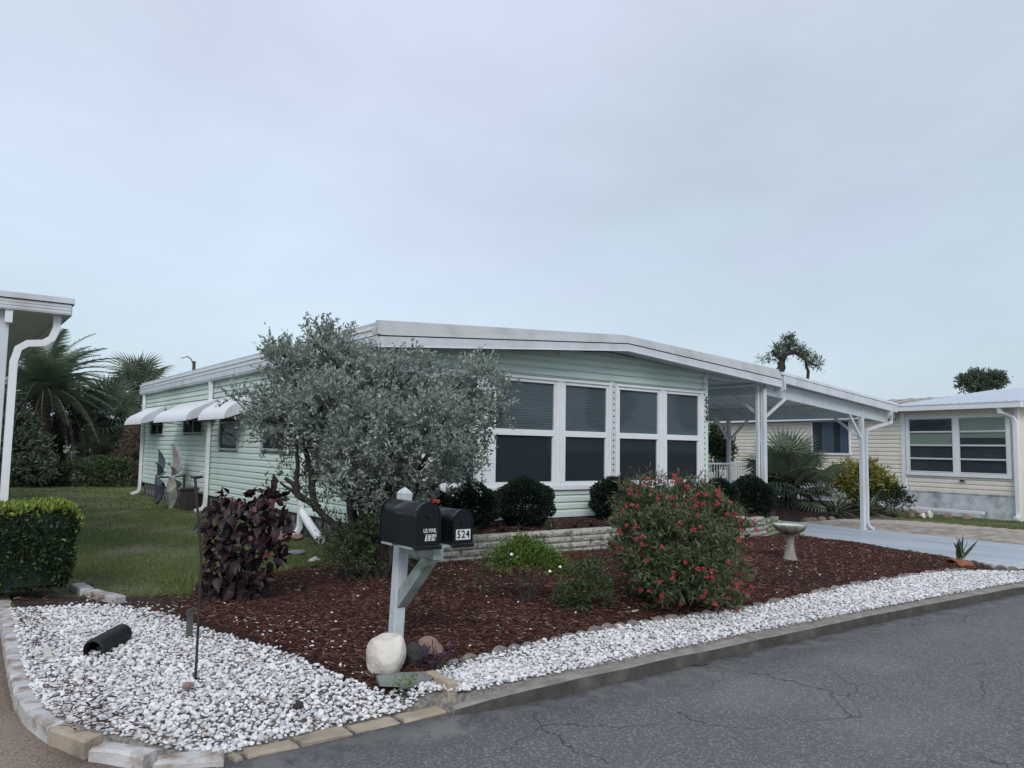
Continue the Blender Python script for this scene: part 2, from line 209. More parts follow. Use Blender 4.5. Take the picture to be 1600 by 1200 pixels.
# ------------------------------------------------------------------ building helpers
ORG = {}
def origin(p): return ORG.get(p.name, Vector((0, 0, 0))) if p else Vector((0, 0, 0))
def tag(o, label=None, cat=None, group=None, kind=None):
    if label: o['label'] = label
    if cat: o['category'] = cat
    if group: o['group'] = group
    if kind: o['kind'] = kind
    return o
def thing(name, label, cat, loc=(0, 0, 0), group=None, rz=0):
    o = bpy.data.objects.new(name, None); COL.objects.link(o); o.location = loc; o.rotation_euler = (0, 0, rz); o.empty_display_size = .1
    ORG[o.name] = Vector(loc) if rz == 0 else Vector((0, 0, 0))
    return tag(o, label, cat, group)
def link(name, me, parent=None, label=None, cat=None, kind=None, group=None):
    o = bpy.data.objects.new(name, me); COL.objects.link(o)
    if parent: o.parent = parent; ORG[o.name] = origin(parent)
    return tag(o, label, cat, group, kind)
class MB:
    def __init__(s): s.v = []; s.f = []; s.m = []; s.sm = []
    def add(s, vs, fs, mi=0, smooth=False):
        b = len(s.v); s.v += [tuple(q) for q in vs]
        for f in fs: s.f.append([i+b for i in f]); s.m.append(mi); s.sm.append(smooth)
        return s
    def box(s, x0, x1, y0, y1, z0, z1, mi=0):
        if x0 > x1: x0, x1 = x1, x0
        if y0 > y1: y0, y1 = y1, y0
        return s.add([(x0, y0, z0), (x1, y0, z0), (x1, y1, z0), (x0, y1, z0), (x0, y0, z1), (x1, y0, z1), (x1, y1, z1), (x0, y1, z1)],
                     [(0, 3, 2, 1), (4, 5, 6, 7), (0, 1, 5, 4), (1, 2, 6, 5), (2, 3, 7, 6), (3, 0, 4, 7)], mi)
    def bbox(s, x0, x1, y0, y1, z0, z1, c=.004, mi=0):       # box with chamfered vertical and top edges
        if x0 > x1: x0, x1 = x1, x0
        if y0 > y1: y0, y1 = y1, y0
        P = lambda k, z: [(x0+k+c, y0+k, z), (x1-k-c, y0+k, z), (x1-k, y0+k+c, z), (x1-k, y1-k-c, z), (x1-k-c, y1-k, z), (x0+k+c, y1-k, z), (x0+k, y1-k-c, z), (x0+k, y0+k+c, z)]
        vs = P(0, z0)+P(0, z1-c)+P(c, z1)
        fs = [tuple(range(7, -1, -1)), tuple(range(16, 24))]
        for r in (0, 8):
            for i in range(8): fs.append((r+i, r+(i+1) % 8, r+8+(i+1) % 8, r+8+i))
        return s.add(vs, fs, mi)
    def hexa(s, p, mi=0):
        return s.add(p, [(0, 3, 2, 1), (4, 5, 6, 7), (0, 1, 5, 4), (1, 2, 6, 5), (2, 3, 7, 6), (3, 0, 4, 7)], mi)
    def bar(s, a, b, w, h, mi=0, upv=(0, 0, 1)):
        a = Vector(a); b = Vector(b); d = (b-a).normalized(); sd_ = d.cross(Vector(upv))
        if sd_.length < 1e-4: sd_ = d.cross(Vector((0, 1, 0)))
        sd_.normalize(); u = sd_.cross(d); x = sd_*w/2; y = u*h/2
        return s.hexa([a-x-y, a+x-y, b+x-y, b-x-y, a-x+y, a+x+y, b+x+y, b-x+y], mi)
    def tube(s, path, r, n=8, mi=0, smooth=True, cap=True):
        path = [Vector(p) for p in path]; k = len(path); rr = r if hasattr(r, '__len__') else [r]*k
        vs = []; ref = Vector((.31, .17, .93))
        for i, p in enumerate(path):
            d = (path[min(i+1, k-1)]-path[max(i-1, 0)]).normalized(); a = d.cross(ref)
            if a.length < 1e-3: a = d.cross(Vector((1, 0, 0)))
            a.normalize(); b = d.cross(a)
            for j in range(n):
                t = 2*math.pi*j/n; vs.append(p+(a*math.cos(t)+b*math.sin(t))*rr[i])
        fs = [(i*n+j, i*n+(j+1) % n, (i+1)*n+(j+1) % n, (i+1)*n+j) for i in range(k-1) for j in range(n)]
        s.add(vs, fs, mi, smooth)
        if cap: s.add([vs[j] for j in range(n)], [tuple(range(n-1, -1, -1))], mi); s.add(vs[-n:], [tuple(range(n))], mi)
        return s
    def lathe(s, prof, c=(0, 0, 0), n=24, mi=0, smooth=True):
        vs = [(c[0]+r*math.cos(2*math.pi*j/n), c[1]+r*math.sin(2*math.pi*j/n), c[2]+z) for r, z in prof for j in range(n)]
        fs = [(i*n+j, i*n+(j+1) % n, (i+1)*n+(j+1) % n, (i+1)*n+j) for i in range(len(prof)-1) for j in range(n)]
        return s.add(vs, fs, mi, smooth)
    def prism(s, poly, ax, a, b, mi=0):       # poly of 2D points extruded along axis ax from a to b
        n = len(poly)
        def P(q, t): return (t, q[0], q[1]) if ax == 0 else ((q[0], t, q[1]) if ax == 1 else (q[0], q[1], t))
        vs = [P(q, a) for q in poly]+[P(q, b) for q in poly]
        return s.add(vs, [tuple(range(n-1, -1, -1)), tuple(range(n, 2*n))]+[(i, (i+1) % n, n+(i+1) % n, n+i) for i in range(n)], mi)
    def mesh(s, name, mats, org=Vector((0, 0, 0)), xf=None):
        me = bpy.data.meshes.new(name)
        vs = [Vector(q) for q in s.v]
        if xf is not None: vs = [xf @ q for q in vs]
        me.from_pydata([q-org for q in vs], [], s.f)
        for m in (mats if isinstance(mats, (list, tuple)) else [mats]): me.materials.append(m)
        me.polygons.foreach_set('material_index', s.m); me.polygons.foreach_set('use_smooth', s.sm)
        import bmesh
        bm = bmesh.new(); bm.from_mesh(me); bmesh.ops.recalc_face_normals(bm, faces=bm.faces); bm.to_mesh(me); bm.free()
        return me
    def build(s, name, mats, parent=None, label=None, cat=None, kind=None, group=None, xf=None):
        return link(name, s.mesh(name, mats, origin(parent), xf), parent, label, cat, kind, group)

def bulk(name, V, F, mats, parent=None, label=None, cat=None, kind=None, smooth=False, mi=None, group=None):
    V = np.asarray(V, np.float32).reshape(-1, 3) - np.array(origin(parent), np.float32); F = np.asarray(F, np.int32); k = F.shape[1]
    me = bpy.data.meshes.new(name); me.vertices.add(len(V)); me.vertices.foreach_set('co', V.ravel())
    me.loops.add(F.size); me.loops.foreach_set('vertex_index', F.ravel()); me.polygons.add(len(F))
    me.polygons.foreach_set('loop_start', np.arange(0, F.size, k, dtype=np.int32))
    for m in (mats if isinstance(mats, (list, tuple)) else [mats]): me.materials.append(m)
    if mi is not None: me.polygons.foreach_set('material_index', np.asarray(mi, np.int32))
    me.polygons.foreach_set('use_smooth', np.full(len(F), smooth)); me.update(calc_edges=True)
    return link(name, me, parent, label, cat, kind, group)

def g(x):                                   # the ground falls gently to the right of the house
    x = np.asarray(x, float); return -.0016*np.clip(x, 0, 15)**2
def gz(x): return float(g(x))

def unit(a): return a/np.maximum(np.linalg.norm(a, axis=-1, keepdims=True), 1e-9)
def leaf_arrays(P, D, Nn, ln, wd, fold=.25):
    """one folded four-cornered leaf at each point P along direction D"""
    P = np.asarray(P, float); n = len(P); D = unit(D); Sd = unit(np.cross(D, Nn)); U = np.cross(Sd, D)
    ln = np.broadcast_to(ln, n)[:, None]; wd = np.broadcast_to(wd, n)[:, None]
    mid = P+D*ln*.45+U*wd*fold*0; 
    V = np.stack([P, mid+Sd*wd/2+U*wd*fold, P+D*ln, mid-Sd*wd/2+U*wd*fold], 1).reshape(-1, 3)
    F = np.arange(4*n).reshape(n, 4); T = np.concatenate([F[:, [0, 1, 2]], F[:, [0, 2, 3]]], 0)
    return V, T
def rdir(n, upb=0.):
    d = rng.normal(size=(n, 3)); d[:, 2] += upb; return unit(d)
RV = np.array([math.cos(YAW), -math.sin(YAW), 0]); FV = np.array([math.sin(YAW), math.cos(YAW), 0])

def twig_leaves(base, clumps, n_tw, n_lf, twl, ln, wd, upb=.5, shell=.55, depth=1.0, jl=.5):
    """clumps = (u, w, z, r) round a base; twigs start in the clump and carry leaves to their tips"""
    PP = []; DD = []
    for (u, w, z, r) in clumps:
        k = max(4, int(n_tw*(r/.35)**2)); d = rdir(k, upb*.6); rad = r*(shell+(1-shell)*rng.random(k)**.6)[:, None]
        c = np.array(base)+RV*u+FV*w+np.array([0, 0, z]); st = c+d*rad*np.array([1, 1, .9])
        td = unit(d+rdir(k, upb)*.6)
        for j in range(n_lf):
            t = (j/n_lf)*twl*(.6+.8*rng.random(k))[:, None]
            PP.append(st+td*t+rng.normal(size=(k, 3))*.008); DD.append(unit(td*.8+rdir(k, .2)*jl*1.6))
    P = np.concatenate(PP); D = np.concatenate(DD); n = len(P)
    return leaf_arrays(P, D, rdir(n, .8), ln*(.6+.7*rng.random(n)), wd*(.7+.6*rng.random(n)))

def heights(P, fn): return fn(P)
def in_poly(pts, poly):
    x, y = pts[:, 0], pts[:, 1]; ins = np.zeros(len(pts), bool); n = len(poly)
    for i in range(n):
        x1, y1 = poly[i]; x2, y2 = poly[(i+1) % n]
        c = ((y1 > y) != (y2 > y)); xi = (x2-x1)*(y-y1)/((y2-y1) if y2 != y1 else 1e-9)+x1
        ins ^= c & (x < xi)
    return ins
def sheet(name, poly, zf, m, step=.25, kind='structure', label=None, cat=None, thick=.12):
    """a sheet over a polygon, triangulated on a grid that follows the ground, with skirts down its edge"""
    import bmesh
    bm = bmesh.new(); vs = []
    n = len(poly)
    for i in range(n):
        a = Vector(poly[i]); b = Vector(poly[(i+1) % n]); k = max(1, int((b-a).length/max(step, .3)))
        for j in range(k): q = a.lerp(b, j/k); vs.append(bm.verts.new((q.x, q.y, 0)))
    f = bm.faces.new(vs)
    xs = [p[0] for p in poly]; ys = [p[1] for p in poly]
    def cuts(lo, hi, ax):
        t = lo+step
        while t < hi:
            co = (t, 0, 0) if ax == 0 else (0, t, 0); no_ = (1, 0, 0) if ax == 0 else (0, 1, 0)
            bmesh.ops.bisect_plane(bm, geom=bm.verts[:]+bm.edges[:]+bm.faces[:], plane_co=co, plane_no=no_); t += step
    cuts(min(xs), max(xs), 0); cuts(min(ys), max(ys), 1)
    bmesh.ops.triangulate(bm, faces=[f_ for f_ in bm.faces if len(f_.verts) > 4])
    bd = [e for e in bm.edges if e.is_boundary]
    for v in bm.verts: v.co.z = zf(v.co.x, v.co.y)
    r = bmesh.ops.extrude_edge_only(bm, edges=bd)
    for v in [x_ for x_ in r['geom'] if isinstance(x_, bmesh.types.BMVert)]: v.co.z -= thick
    bmesh.ops.recalc_face_normals(bm, faces=bm.faces)
    me = bpy.data.meshes.new(name); bm.to_mesh(me); bm.free(); me.materials.append(m)
    for p in me.polygons: p.use_smooth = True
    return link(name, me, None, label, cat, kind)

def ico(sub=1):
    import bmesh
    bm = bmesh.new(); bmesh.ops.create_icosphere(bm, subdivisions=sub, radius=1)
    V = np.array([v.co[:] for v in bm.verts]); F = np.array([[v.index for v in f.verts] for f in bm.faces]); bm.free(); return V, F
def rock(name, c, size, m, label=None, cat='rock', group=None, parent=None, rot=0, sub=4, seed=0, rough=.10, cuts=9, kind=None, tilt=0):
    V, F = ico(sub); r = np.random.default_rng(seed); V = V.copy()
    for k in range(cuts):
        d = unit(r.normal(size=3)); lim = .70+.22*r.random(); t = V@d; V -= np.outer(np.clip(t-lim, 0, None)*.85, d)
    for k in range(5):
        d = r.normal(size=(3,))*(1.5+k*1.3); V *= (1+rough/(k+1)*np.sin(V@d+r.random()*6))[:, None]
    V *= np.array(size)/2; a = rot; R_ = np.array([[math.cos(a), -math.sin(a), 0], [math.sin(a), math.cos(a), 0], [0, 0, 1]])
    b = tilt; R2 = np.array([[math.cos(b), 0, math.sin(b)], [0, 1, 0], [-math.sin(b), 0, math.cos(b)]])
    V = V@R2.T@R_.T+np.array(c)
    return bulk(name, V, F, m, parent, label, cat if parent is None else None, kind, True, group=group)

def text_mesh(txt, size, depth=.002, shear=0, bold=0):
    cu = bpy.data.curves.new('t', 'FONT'); cu.body = txt; cu.size = size; cu.extrude = depth; cu.shear = shear; cu.offset = bold
    cu.align_x = 'CENTER'; cu.align_y = 'CENTER'; cu.resolution_u = 3
    o = bpy.data.objects.new('t', cu); COL.objects.link(o); dg = bpy.context.evaluated_depsgraph_get(); me = bpy.data.meshes.new_from_object(o.evaluated_get(dg))
    bpy.data.objects.remove(o); bpy.data.curves.remove(cu); return me
def text(name, txt, size, loc, rot, m, parent, shear=0, bold=0, sx_=1, label=None):
    me = text_mesh(txt, size, .0015, shear, bold); me.materials.clear(); me.materials.append(m); me.name = name
    for p in me.polygons: p.material_index = 0
    o = link(name, me, parent, label); o.location = Vector(loc)-origin(parent); o.rotation_euler = rot; o.scale = (sx_, 1, 1)
    return o
PI = math.pi
def copy_tree(o, parent=None):
    c = o.copy(); COL.objects.link(c)
    if parent: c.parent = parent
    ORG[c.name] = ORG.get(o.name, Vector((0, 0, 0)))
    for ch in list(o.children): copy_tree(ch, c)
    return c
# ================================================================== THE GROUND
BLK = [(-4.70, -1.2), (-4.715, -2.1), (-4.735, -2.9), (-4.77, -3.7), (-4.79, -4.5), (-4.80, -5.1), (-4.73, -5.60), (-4.58, -6.02), (-4.34, -6.36), (-4.02, -6.50)]
CURB_Y = -6.62
def ground_z(x, y):
    z = gz(x)
    if -5.2 < x < 8.2 and -6.7 < y < -2.9: return z-.24
    road = (y < CURB_Y+.03) and y > -13.2
    tan_ = x < -4.75 and -12 < y < 3
    if y <= -13.2: return z-.01
    if road or tan_: return z-.24
    if 14.3 < x < 26 and y > 2.0:      # mulched mound between the carport and the neighbour
        z += .35*min(1, (y-2.0)/2.0)*min(1, (x-14.3)/1.5)*(1 if x < 19 else max(0, 1-(x-19)/6))
    return z-.01
xs = np.concatenate([[-900, -300, -120, -60, -40], np.arange(-30, -8, 2.), np.arange(-8, -4.8, .4), [-4.76, -4.74], np.arange(-4.6, 27, .4), np.arange(28, 60, 3.), [80, 140, 300, 900]])
ys = np.concatenate([[-900, -300, -100, -50, -30, -20, -15, -13.25, -13.15], np.arange(-12, -7, 1.), [-6.60, -6.56], [-6.4, -6.0, -5, -4, -3.2, -2.8], np.arange(-2.4, 27, .4), np.arange(28, 60, 3.), [80, 140, 300, 1200]])
V = np.array([(x, y, ground_z(x, y)) for y in ys for x in xs]); nx = len(xs)
F = np.array([(j*nx+i, j*nx+i+1, (j+1)*nx+i+1, (j+1)*nx+i) for j in range(len(ys)-1) for i in range(nx-1)])
bulk('ground', V, F, M['lawn'], kind='structure', smooth=True)

def rz_(x, y): return gz(x)-.092
sheet('road', [(-60, -6.42), (-2.66, -6.42), (-2.60, CURB_Y+.10), (26, CURB_Y+.10), (60, CURB_Y+.10), (60, -13.2), (-60, -13.2)], rz_, M['asphalt'], step=2.0)
TAN = [(-9.5, 3), (-4.72, 3), (-4.71, -1.2)]+[(p[0]-.0, p[1]) for p in BLK[1:8]]+[(-4.36, -6.36), (-4.10, -6.50), (-3.95, -6.85), (-5.5, -7.1), (-9.5, -7.1)]
sheet('neighbour_driveway', TAN, lambda x, y: gz(x)-.088, M['aggregate'], step=.5)
GR1 = [(-4.69, -2.1), (-4.71, -2.9), (-4.745, -3.7), (-4.765, -4.5), (-4.775, -5.1), (-4.71, -5.58), (-4.56, -5.98), (-4.32, -6.31), (-4.04, -6.44), (-3.6, -6.40), (-2.66, -6.38), (-2.50, -6.49), (-2.36, -6.49), (-2.26, -5.98), (-2.66, -6.13), (-2.87, -6.13), (-3.05, -5.78), (-3.16, -4.85), (-3.38, -4.0), (-3.50, -3.4), (-3.65, -2.8), (-3.95, -2.35)]
SC = [(-2.30, -5.97), (-2.0, -5.90), (-1.32, -5.80), (-.75, -5.76), (-.39, -5.74), (.15, -5.78), (1.42, -5.86), (2.51, -5.74), (3.9, -5.62), (4.88, -5.58), (5.9, -5.56), (6.7, -5.70), (7.15, -5.95)]
GR2 = [(-2.42, -6.505), (-2.30, -6.02)]+SC[1:]+[(7.55, -6.2), (7.9, -6.505)]
DR = [(9.75, -.55), (9.16, -1.33), (8.75, -2.1), (8.53, -2.7), (8.37, -3.8), (8.02, -4.72), (7.55, -5.55), (7.75, -6.1), (8.0, -6.5)]
def bumpz(x, y, a=.012, s=2.1): return a*(math.sin(x*s+y*1.3)+math.sin(y*s*1.7-x*.8))
def gdrop(x, y):
    c = lambda v: np.clip(v, 0, 1)
    return -.085*c((-5.85-np.asarray(y))/.45)*c((-2.72-np.asarray(x))/.15)*c((np.asarray(x)+4.45)/.35)
def zgr(x, y): return gz(x)+.012+bumpz(x, y, .006)+float(gdrop(x, y))
def zmu(x, y):
    e = min(1, max(0, (y+5.9)/1.2)); w = min(1, max(0, (-1.3-y)/.5))
    return gz(x)+.014+.055*e*w+bumpz(x, y, .012)
sheet('gravel_bed', GR1, lambda x, y: zgr(x, y)-.006, M['gravelbase'], step=.1, thick=.3)
sheet('gravel_strip', GR2, zgr, M['gravelbase'], step=.3, thick=.3)
WALL = [(.20, -1.75), (3.3, -1.78), (6.0, -1.70), (8.2, -1.25), (9.55, -.72)]
MU = [(-2.36, -6.0), (-2.66, -6.13), (-2.87, -6.13), (-3.05, -5.78), (-3.16, -4.85), (-3.38, -4.0), (-3.50, -3.4), (-3.30, -2.8), (-2.96, -1.96), (-2.17, -1.50), (-1.45, -1.05), (-.57, -.92), (.0, -.95), (.15, -1.7)]+WALL+[(9.75, -.6)]+DR[1:7]+[(7.15, -5.93)]+SC[::-1][1:-1]
def zmu2(x, y): return zmu(x, y)+.004
sheet('mulch_bed', MU, zmu2, M['mulchbase'], step=.3, thick=.3)
SOILP = [(-4.62, -1.2), (-4.62, -2.14), (-3.95, -2.40), (-3.65, -2.85), (-3.50, -3.42), (-3.28, -2.80), (-3.05, -2.15), (-3.6, -1.9), (-3.95, -1.75)]
sheet('bare_soil', SOILP, lambda x, y: gz(x)+.006, M['soil'], step=.4)
RB = [(.30, -1.62), (3.3, -1.65), (6.0, -1.57), (8.2, -1.12), (9.5, -.60), (9.7, -.02), (9.7, 1.3), (7.96, 1.3), (7.96, -.03), (.30, -.03)]
sheet('raised_bed', RB, lambda x, y: .335+bumpz(x, y, .01), M['mulchbase'], step=.4, thick=.5)
DRV = [(9.72, 6.5), (9.72, -.4)]+DR[1:]+[(8.2, -6.62), (14.0, -6.62), (13.95, -3.8), (14.15, -1), (14.3, 1.2), (14.35, 6.5)]
sheet('driveway', DRV, lambda x, y: gz(x)+.016-(.146*max(0, (-5.6-y)/1.02) if y < -5.6 else 0), M['slab'], step=.5)
MND = [(14.37, 1.9), (16.2, 2.0), (18.0, 2.2), (20.2, 2.5), (21.6, 3.4), (22.4, 6), (22.9, 10), (23.6, 18), (14.4, 18)]
sheet('mulch_mound', MND, lambda x, y: ground_z(x, y)+.02, M['mulchbase'], step=.5)

# paver apron beside the slab
pav = tag(MB().box(14.2, 18.2, -6.6, 2.1, -.52, -.375).build('paver_apron', M['soil']), kind='structure')
k = 0
pm = [MB().bbox(-.145+.0, .145, -.095, .095, 0, .06, .006).mesh('paver', M['paver'])]
cells = []
for i in range(14):
    for j in range(46):
        x = 14.36+i*.30+(.15 if j % 2 else 0); y = -6.5+j*.195
        lim0 = 14.05+.012*(y+6); lim1 = 18.0-(.9*max(0, (y-.6)))
        if y > -6.55 and y < 2.0 and x < lim1: cells.append((x, y))
cells.sort(key=lambda c: (c[0]+5.4)**2+(c[1]+10.8)**2)
cells = [c for c in cells if (c[0]-(-5.4))*math.cos(YAW)-(c[1]+10.82)*math.sin(YAW) < .74*((c[0]+5.4)*math.sin(YAW)+(c[1]+10.82)*math.cos(YAW))]
for c in cells[:300]:
    o = link('paver', pm[0], pav); o.location = (c[0], c[1], -.378+.003*random.random()); o.rotation_euler = (0, 0, random.uniform(-.02, .02))
mbp = MB()
for c in cells[300:]: mbp.bbox(c[0]-.145, c[0]+.145, c[1]-.095, c[1]+.095, -.378, -.316, .006)
if cells[300:]: mbp.build('paver', M['paver'], pav, kind='stuff')

# concrete road kerb, cast in lengths
kb = tag(MB().box(-2.2, 7.9, CURB_Y+.02, CURB_Y+.12, -.3, -.12).build('kerb', M['kerb']), kind='structure')
x = -2.62; first = True
while x < 7.9:
    L_ = min(3.05, 7.9-x); m_ = MB(); n = 12; pr = []
    for i in range(n+1):
        xx = x+.008+(L_-.016)*i/n; b = gz(xx)+(random.uniform(-.005, .004) if 0 < i < n else 0); h = .004 if not first else [-.05, -.012, .002, .004][min(i, 3)]
        yo = 0 if not first else [.07, .02, 0, 0][min(i, 3)]
        pr.append([(xx, CURB_Y-.012+yo, b-.2), (xx, CURB_Y+.004+yo, b+h-.012), (xx, CURB_Y+.018+yo, b+h), (xx, CURB_Y+.112, b+h+.002), (xx, CURB_Y+.117, b-.2)])
    vs = [q for r in pr for q in r]; fs = [(i*5+j, i*5+(j+1) % 5, (i+1)*5+(j+1) % 5, (i+1)*5+j) for i in range(n) for j in range(5)]+[(4, 3, 2, 1, 0), tuple(n*5+j for j in range(5))]
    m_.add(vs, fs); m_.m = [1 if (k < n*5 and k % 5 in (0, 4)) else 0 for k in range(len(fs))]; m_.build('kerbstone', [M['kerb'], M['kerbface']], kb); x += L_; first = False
MB().box(14.1, 60, CURB_Y-.012, CURB_Y+.15, -.6, -.345).build('kerbstone', M['kerb'], kb)

# hand-laid border stones round the corner of the gravel
bord = thing('border_edging', 'curved row of white painted and tan edging blocks round the white gravel corner', 'edging', (-4.6, -6.0, 0))
def stone_between(a, b, w, h, m, seed, z0=-.14):
    r = random.Random(seed); a = Vector((*a, 0)); b = Vector((*b, 0)); d = (b-a).normalized(); a = a+d*.008; b = b-d*.008; s_ = Vector((-d.y, d.x, 0))*w/2
    j = lambda: Vector((r.uniform(-.008, .008), r.uniform(-.008, .008), r.uniform(-.006, .006)))
    hh = h+r.uniform(-.012, .012); c = .014; m_ = MB(); mid = (a+b)/2
    rings = []
    for (q, e) in ((a, 1), (mid, 0), (b, -1)):
        o1 = d*0
        jj = [j() for _ in range(6)]
        rings.append([q-s_+Vector((0, 0, z0)), q-s_+Vector((0, 0, hh-c))+jj[1]+d*e*.004, q-s_*(1-2*c/w)+Vector((0, 0, hh))+jj[2]+d*e*c, q+s_*(1-2*c/w)+Vector((0, 0, hh))+jj[3]+d*e*c, q+s_+Vector((0, 0, hh-c))+jj[4]+d*e*.004, q+s_+Vector((0, 0, z0))])
    vs = [q for r_ in rings for q in r_]; fs = [(i*6+k, i*6+(k+1) % 6, (i+1)*6+(k+1) % 6, (i+1)*6+k) for i in range(2) for k in range(6)]+[(5, 4, 3, 2, 1, 0), tuple(12+k for k in range(6))]
    m_.add(vs, fs); m_.build('edging_block', m, bord)
def subdiv(pts, L_):
    P = [Vector(p) for p in pts]; out_ = [P[0]]; acc = 0
    for a, b in zip(P, P[1:]):
        d = (b-a).length; t = L_-acc
        while t < d: out_.append(a.lerp(b, t/d)); t += L_
        acc = (acc+d) % L_
    return out_
pts = subdiv(BLK, .375); pts.append(Vector((-4.02, -6.49)))
for i, (a, b) in enumerate(zip(pts, pts[1:])): stone_between(a, b, .125, .012 if i < 13 else [-.01, -.035, -.05, -.06][min(3, i-13)], M['tan'] if i in (12,) else M['wstone'], i)
tp = [Vector((-4.01, -6.465)), Vector((-3.93, -6.455)), Vector((-3.62, -6.45)), Vector((-3.29, -6.44)), Vector((-2.96, -6.43)), Vector((-2.63, -6.43))]
for i, (a, b) in enumerate(zip(tp, tp[1:])): stone_between(a, b, .13, -.07, M['tan'], 40+i, -.2)

# scalloped concrete edging between mulch and gravel and along the driveway
sm_ = MB(); pr = [(.078*math.cos(t), .0+.078*math.sin(t)*.75) for t in np.linspace(0, PI, 9)]+[(-.078, -.12), (.078, -.12)]
sm_.prism(pr, 1, -.028, .028); scm = sm_.mesh('edging_stone', M['scallop'])
def scallops(th, path, zoff=.012, zf=gz):
    P = subdiv(path, .158)
    for a, b in zip(P, P[1:]):
        o = link('edging_stone', scm, th); m2 = (a+b)/2; o.location = Vector((m2.x, m2.y, zf(m2.x)+zoff+random.uniform(-.02, .010)))-origin(th)
        o.rotation_euler = (random.uniform(-.2, .2), random.uniform(-.14, .14), math.atan2(b.y-a.y, b.x-a.x)+random.uniform(-.07, .07))
sc1 = thing('scalloped_edging', 'grey scalloped concrete edging between red mulch and the white gravel strip along the road', 'edging', (2, -5.75, 0)); scallops(sc1, SC)
sc2 = thing('scalloped_edging', 'dark scalloped concrete edging between red mulch and the blue-grey driveway slab', 'edging', (8.4, -3, -.1)); scallops(sc2, [(9.3, -1.1)]+DR[1:7]+[(7.45, -5.75), (7.5, -6.15)], .035)

# retaining wall of split-face blocks
rw = thing('retaining_wall', 'low weathered wall of split-face concrete blocks holding the raised bed below the windows', 'wall', (4, -1.7, 0))
def split_block(name, a, b, z0, z1, m, seed, thick=.14, par=rw):
    r = random.Random(seed); a = Vector((a[0], a[1], 0)); b = Vector((b[0], b[1], 0)); d = (b-a).normalized(); nrm = Vector((d.y, -d.x, 0)); a += d*.006; b -= d*.006
    n = 4; m_ = MB(); vs = []
    for i in range(n+1):
        p = a.lerp(b, i/n)
        for j, zz in enumerate((z0, (z0*2+z1)/3, (z0+z1*2)/3, z1)):
            e = 0 if (i in (0, n) or j in (0, 3)) else r.uniform(.006, .018)
            vs.append(p+nrm*(e if j not in (0, 3) else -.006)+Vector((0, 0, zz+(-.007 if j == 3 else .003 if j == 0 else 0))))
    nv = len(vs)
    for p in (a, b):
        for zz in (z0+.002, z1-.004): vs.append(p-nrm*thick+Vector((0, 0, zz)))
    fs = [(i*4+j, (i+1)*4+j, (i+1)*4+j+1, i*4+j+1) for i in range(n) for j in range(3)]
    fs += [tuple([i*4+3 for i in range(n+1)]+[nv+3, nv+1]), tuple([i*4 for i in range(n, -1, -1)]+[nv, nv+2]), (0, 1, 2, 3, nv+1, nv), (n*4+3, n*4+2, n*4+1, n*4, nv+2, nv+3), (nv, nv+1, nv+3, nv+2)]
    m_.add(vs, fs); m_.build(name, m, par)
sd0 = 0
for row in range(5):
    off = [0, .17, .05, .21, .1][row]; P = subdiv([(.2-off, -1.752)]+WALL[1:], .40)
    for a, b in zip(P, P[1:]):
        mid = (a+b)/2; base = gz(mid.x)*.8; z0 = .385-.093*(row+1); z1 = .385-.093*row
        if mid.x > 8.3: z0 -= .12; z1 -= .12
        elif mid.x > 7.4: z0 -= .05; z1 -= .05
        if z1 < base-.1: continue
        sd0 += 1; split_block('stone_block', a, b, z0, z1, M['moss'] if mid.x > 8.4 else M['wallblock'], sd0)
for row in range(4):      # short return at the left end, towards the house
    z1 = .385-.093*row
    for q in range(3): split_block('stone_block', (.2, -.45-.4*q), (.2, -.85-.4*q), z1-.093, z1, M['wallblock'], 500+row*4+q)

# ================================================================== LOOSE STUFF ON THE GROUND
def scatter(poly, step, jit=.5):
    P = np.array(poly); x0, y0 = P.min(0); x1, y1 = P.max(0)
    gx, gy = np.meshgrid(np.arange(x0, x1, step), np.arange(y0, y1, step)); q = np.stack([gx.ravel(), gy.ravel()], 1)
    q = q+(rng.random(q.shape)-.5)*step*2*jit; return q[in_poly(q, poly)]
def pebbles(pos, zf, s0, s1, flat=.6):
    V0, F0 = ico(1); V0 = V0[:12] if len(V0) > 42 else V0
    t = (1+5**.5)/2
    n = len(pos); R_ = rng.normal(size=(n, 4)); R_ = unit(R_); w, x, y, z = R_.T
    Rm = np.stack([1-2*(y*y+z*z), 2*(x*y-z*w), 2*(x*z+y*w), 2*(x*y+z*w), 1-2*(x*x+z*z), 2*(y*z-x*w), 2*(x*z-y*w), 2*(y*z+x*w), 1-2*(x*x+y*y)], 1).reshape(n, 3, 3)
    sc = (s0+(s1-s0)*rng.random(n)**1.3)[:, None]*np.stack([.7+.6*rng.random(n), .6+.4*rng.random(n), .45+.35*rng.random(n)], 1)*.5
    VV = V0[None]*(1+.22*(rng.random((n, len(V0), 1))-.5))*sc[:, None, :]; VV = np.einsum('nij,nkj->nki', Rm, VV); VV[:, :, 2] *= flat
    c = np.concatenate([pos, zf[:, None]], 1); VV = VV+c[:, None, :]
    FF = (F0[None]+(np.arange(n)*len(V0))[:, None, None]).reshape(-1, 3); return VV.reshape(-1, 3), FF
def join(parts):
    V = []; F = []; b = 0
    for v, f in parts: V.append(v); F.append(f+b); b += len(v)
    return np.concatenate(V), np.concatenate(F)
def gv(x): return g(x)
def scp(poly, step): q = scatter(poly, step); return q
PB = []
for poly in (GR1, GR2):
    q = scp(poly, .030); PB.append(pebbles(q, g(q[:, 0])+gdrop(q[:, 0], q[:, 1])+.022+.008*rng.random(len(q)), .024, .044))
    q = scp(poly, .040); q = q[rng.random(len(q)) < .85]; PB.append(pebbles(q, g(q[:, 0])+gdrop(q[:, 0], q[:, 1])+.036+.014*rng.random(len(q)), .024, .054, .75))
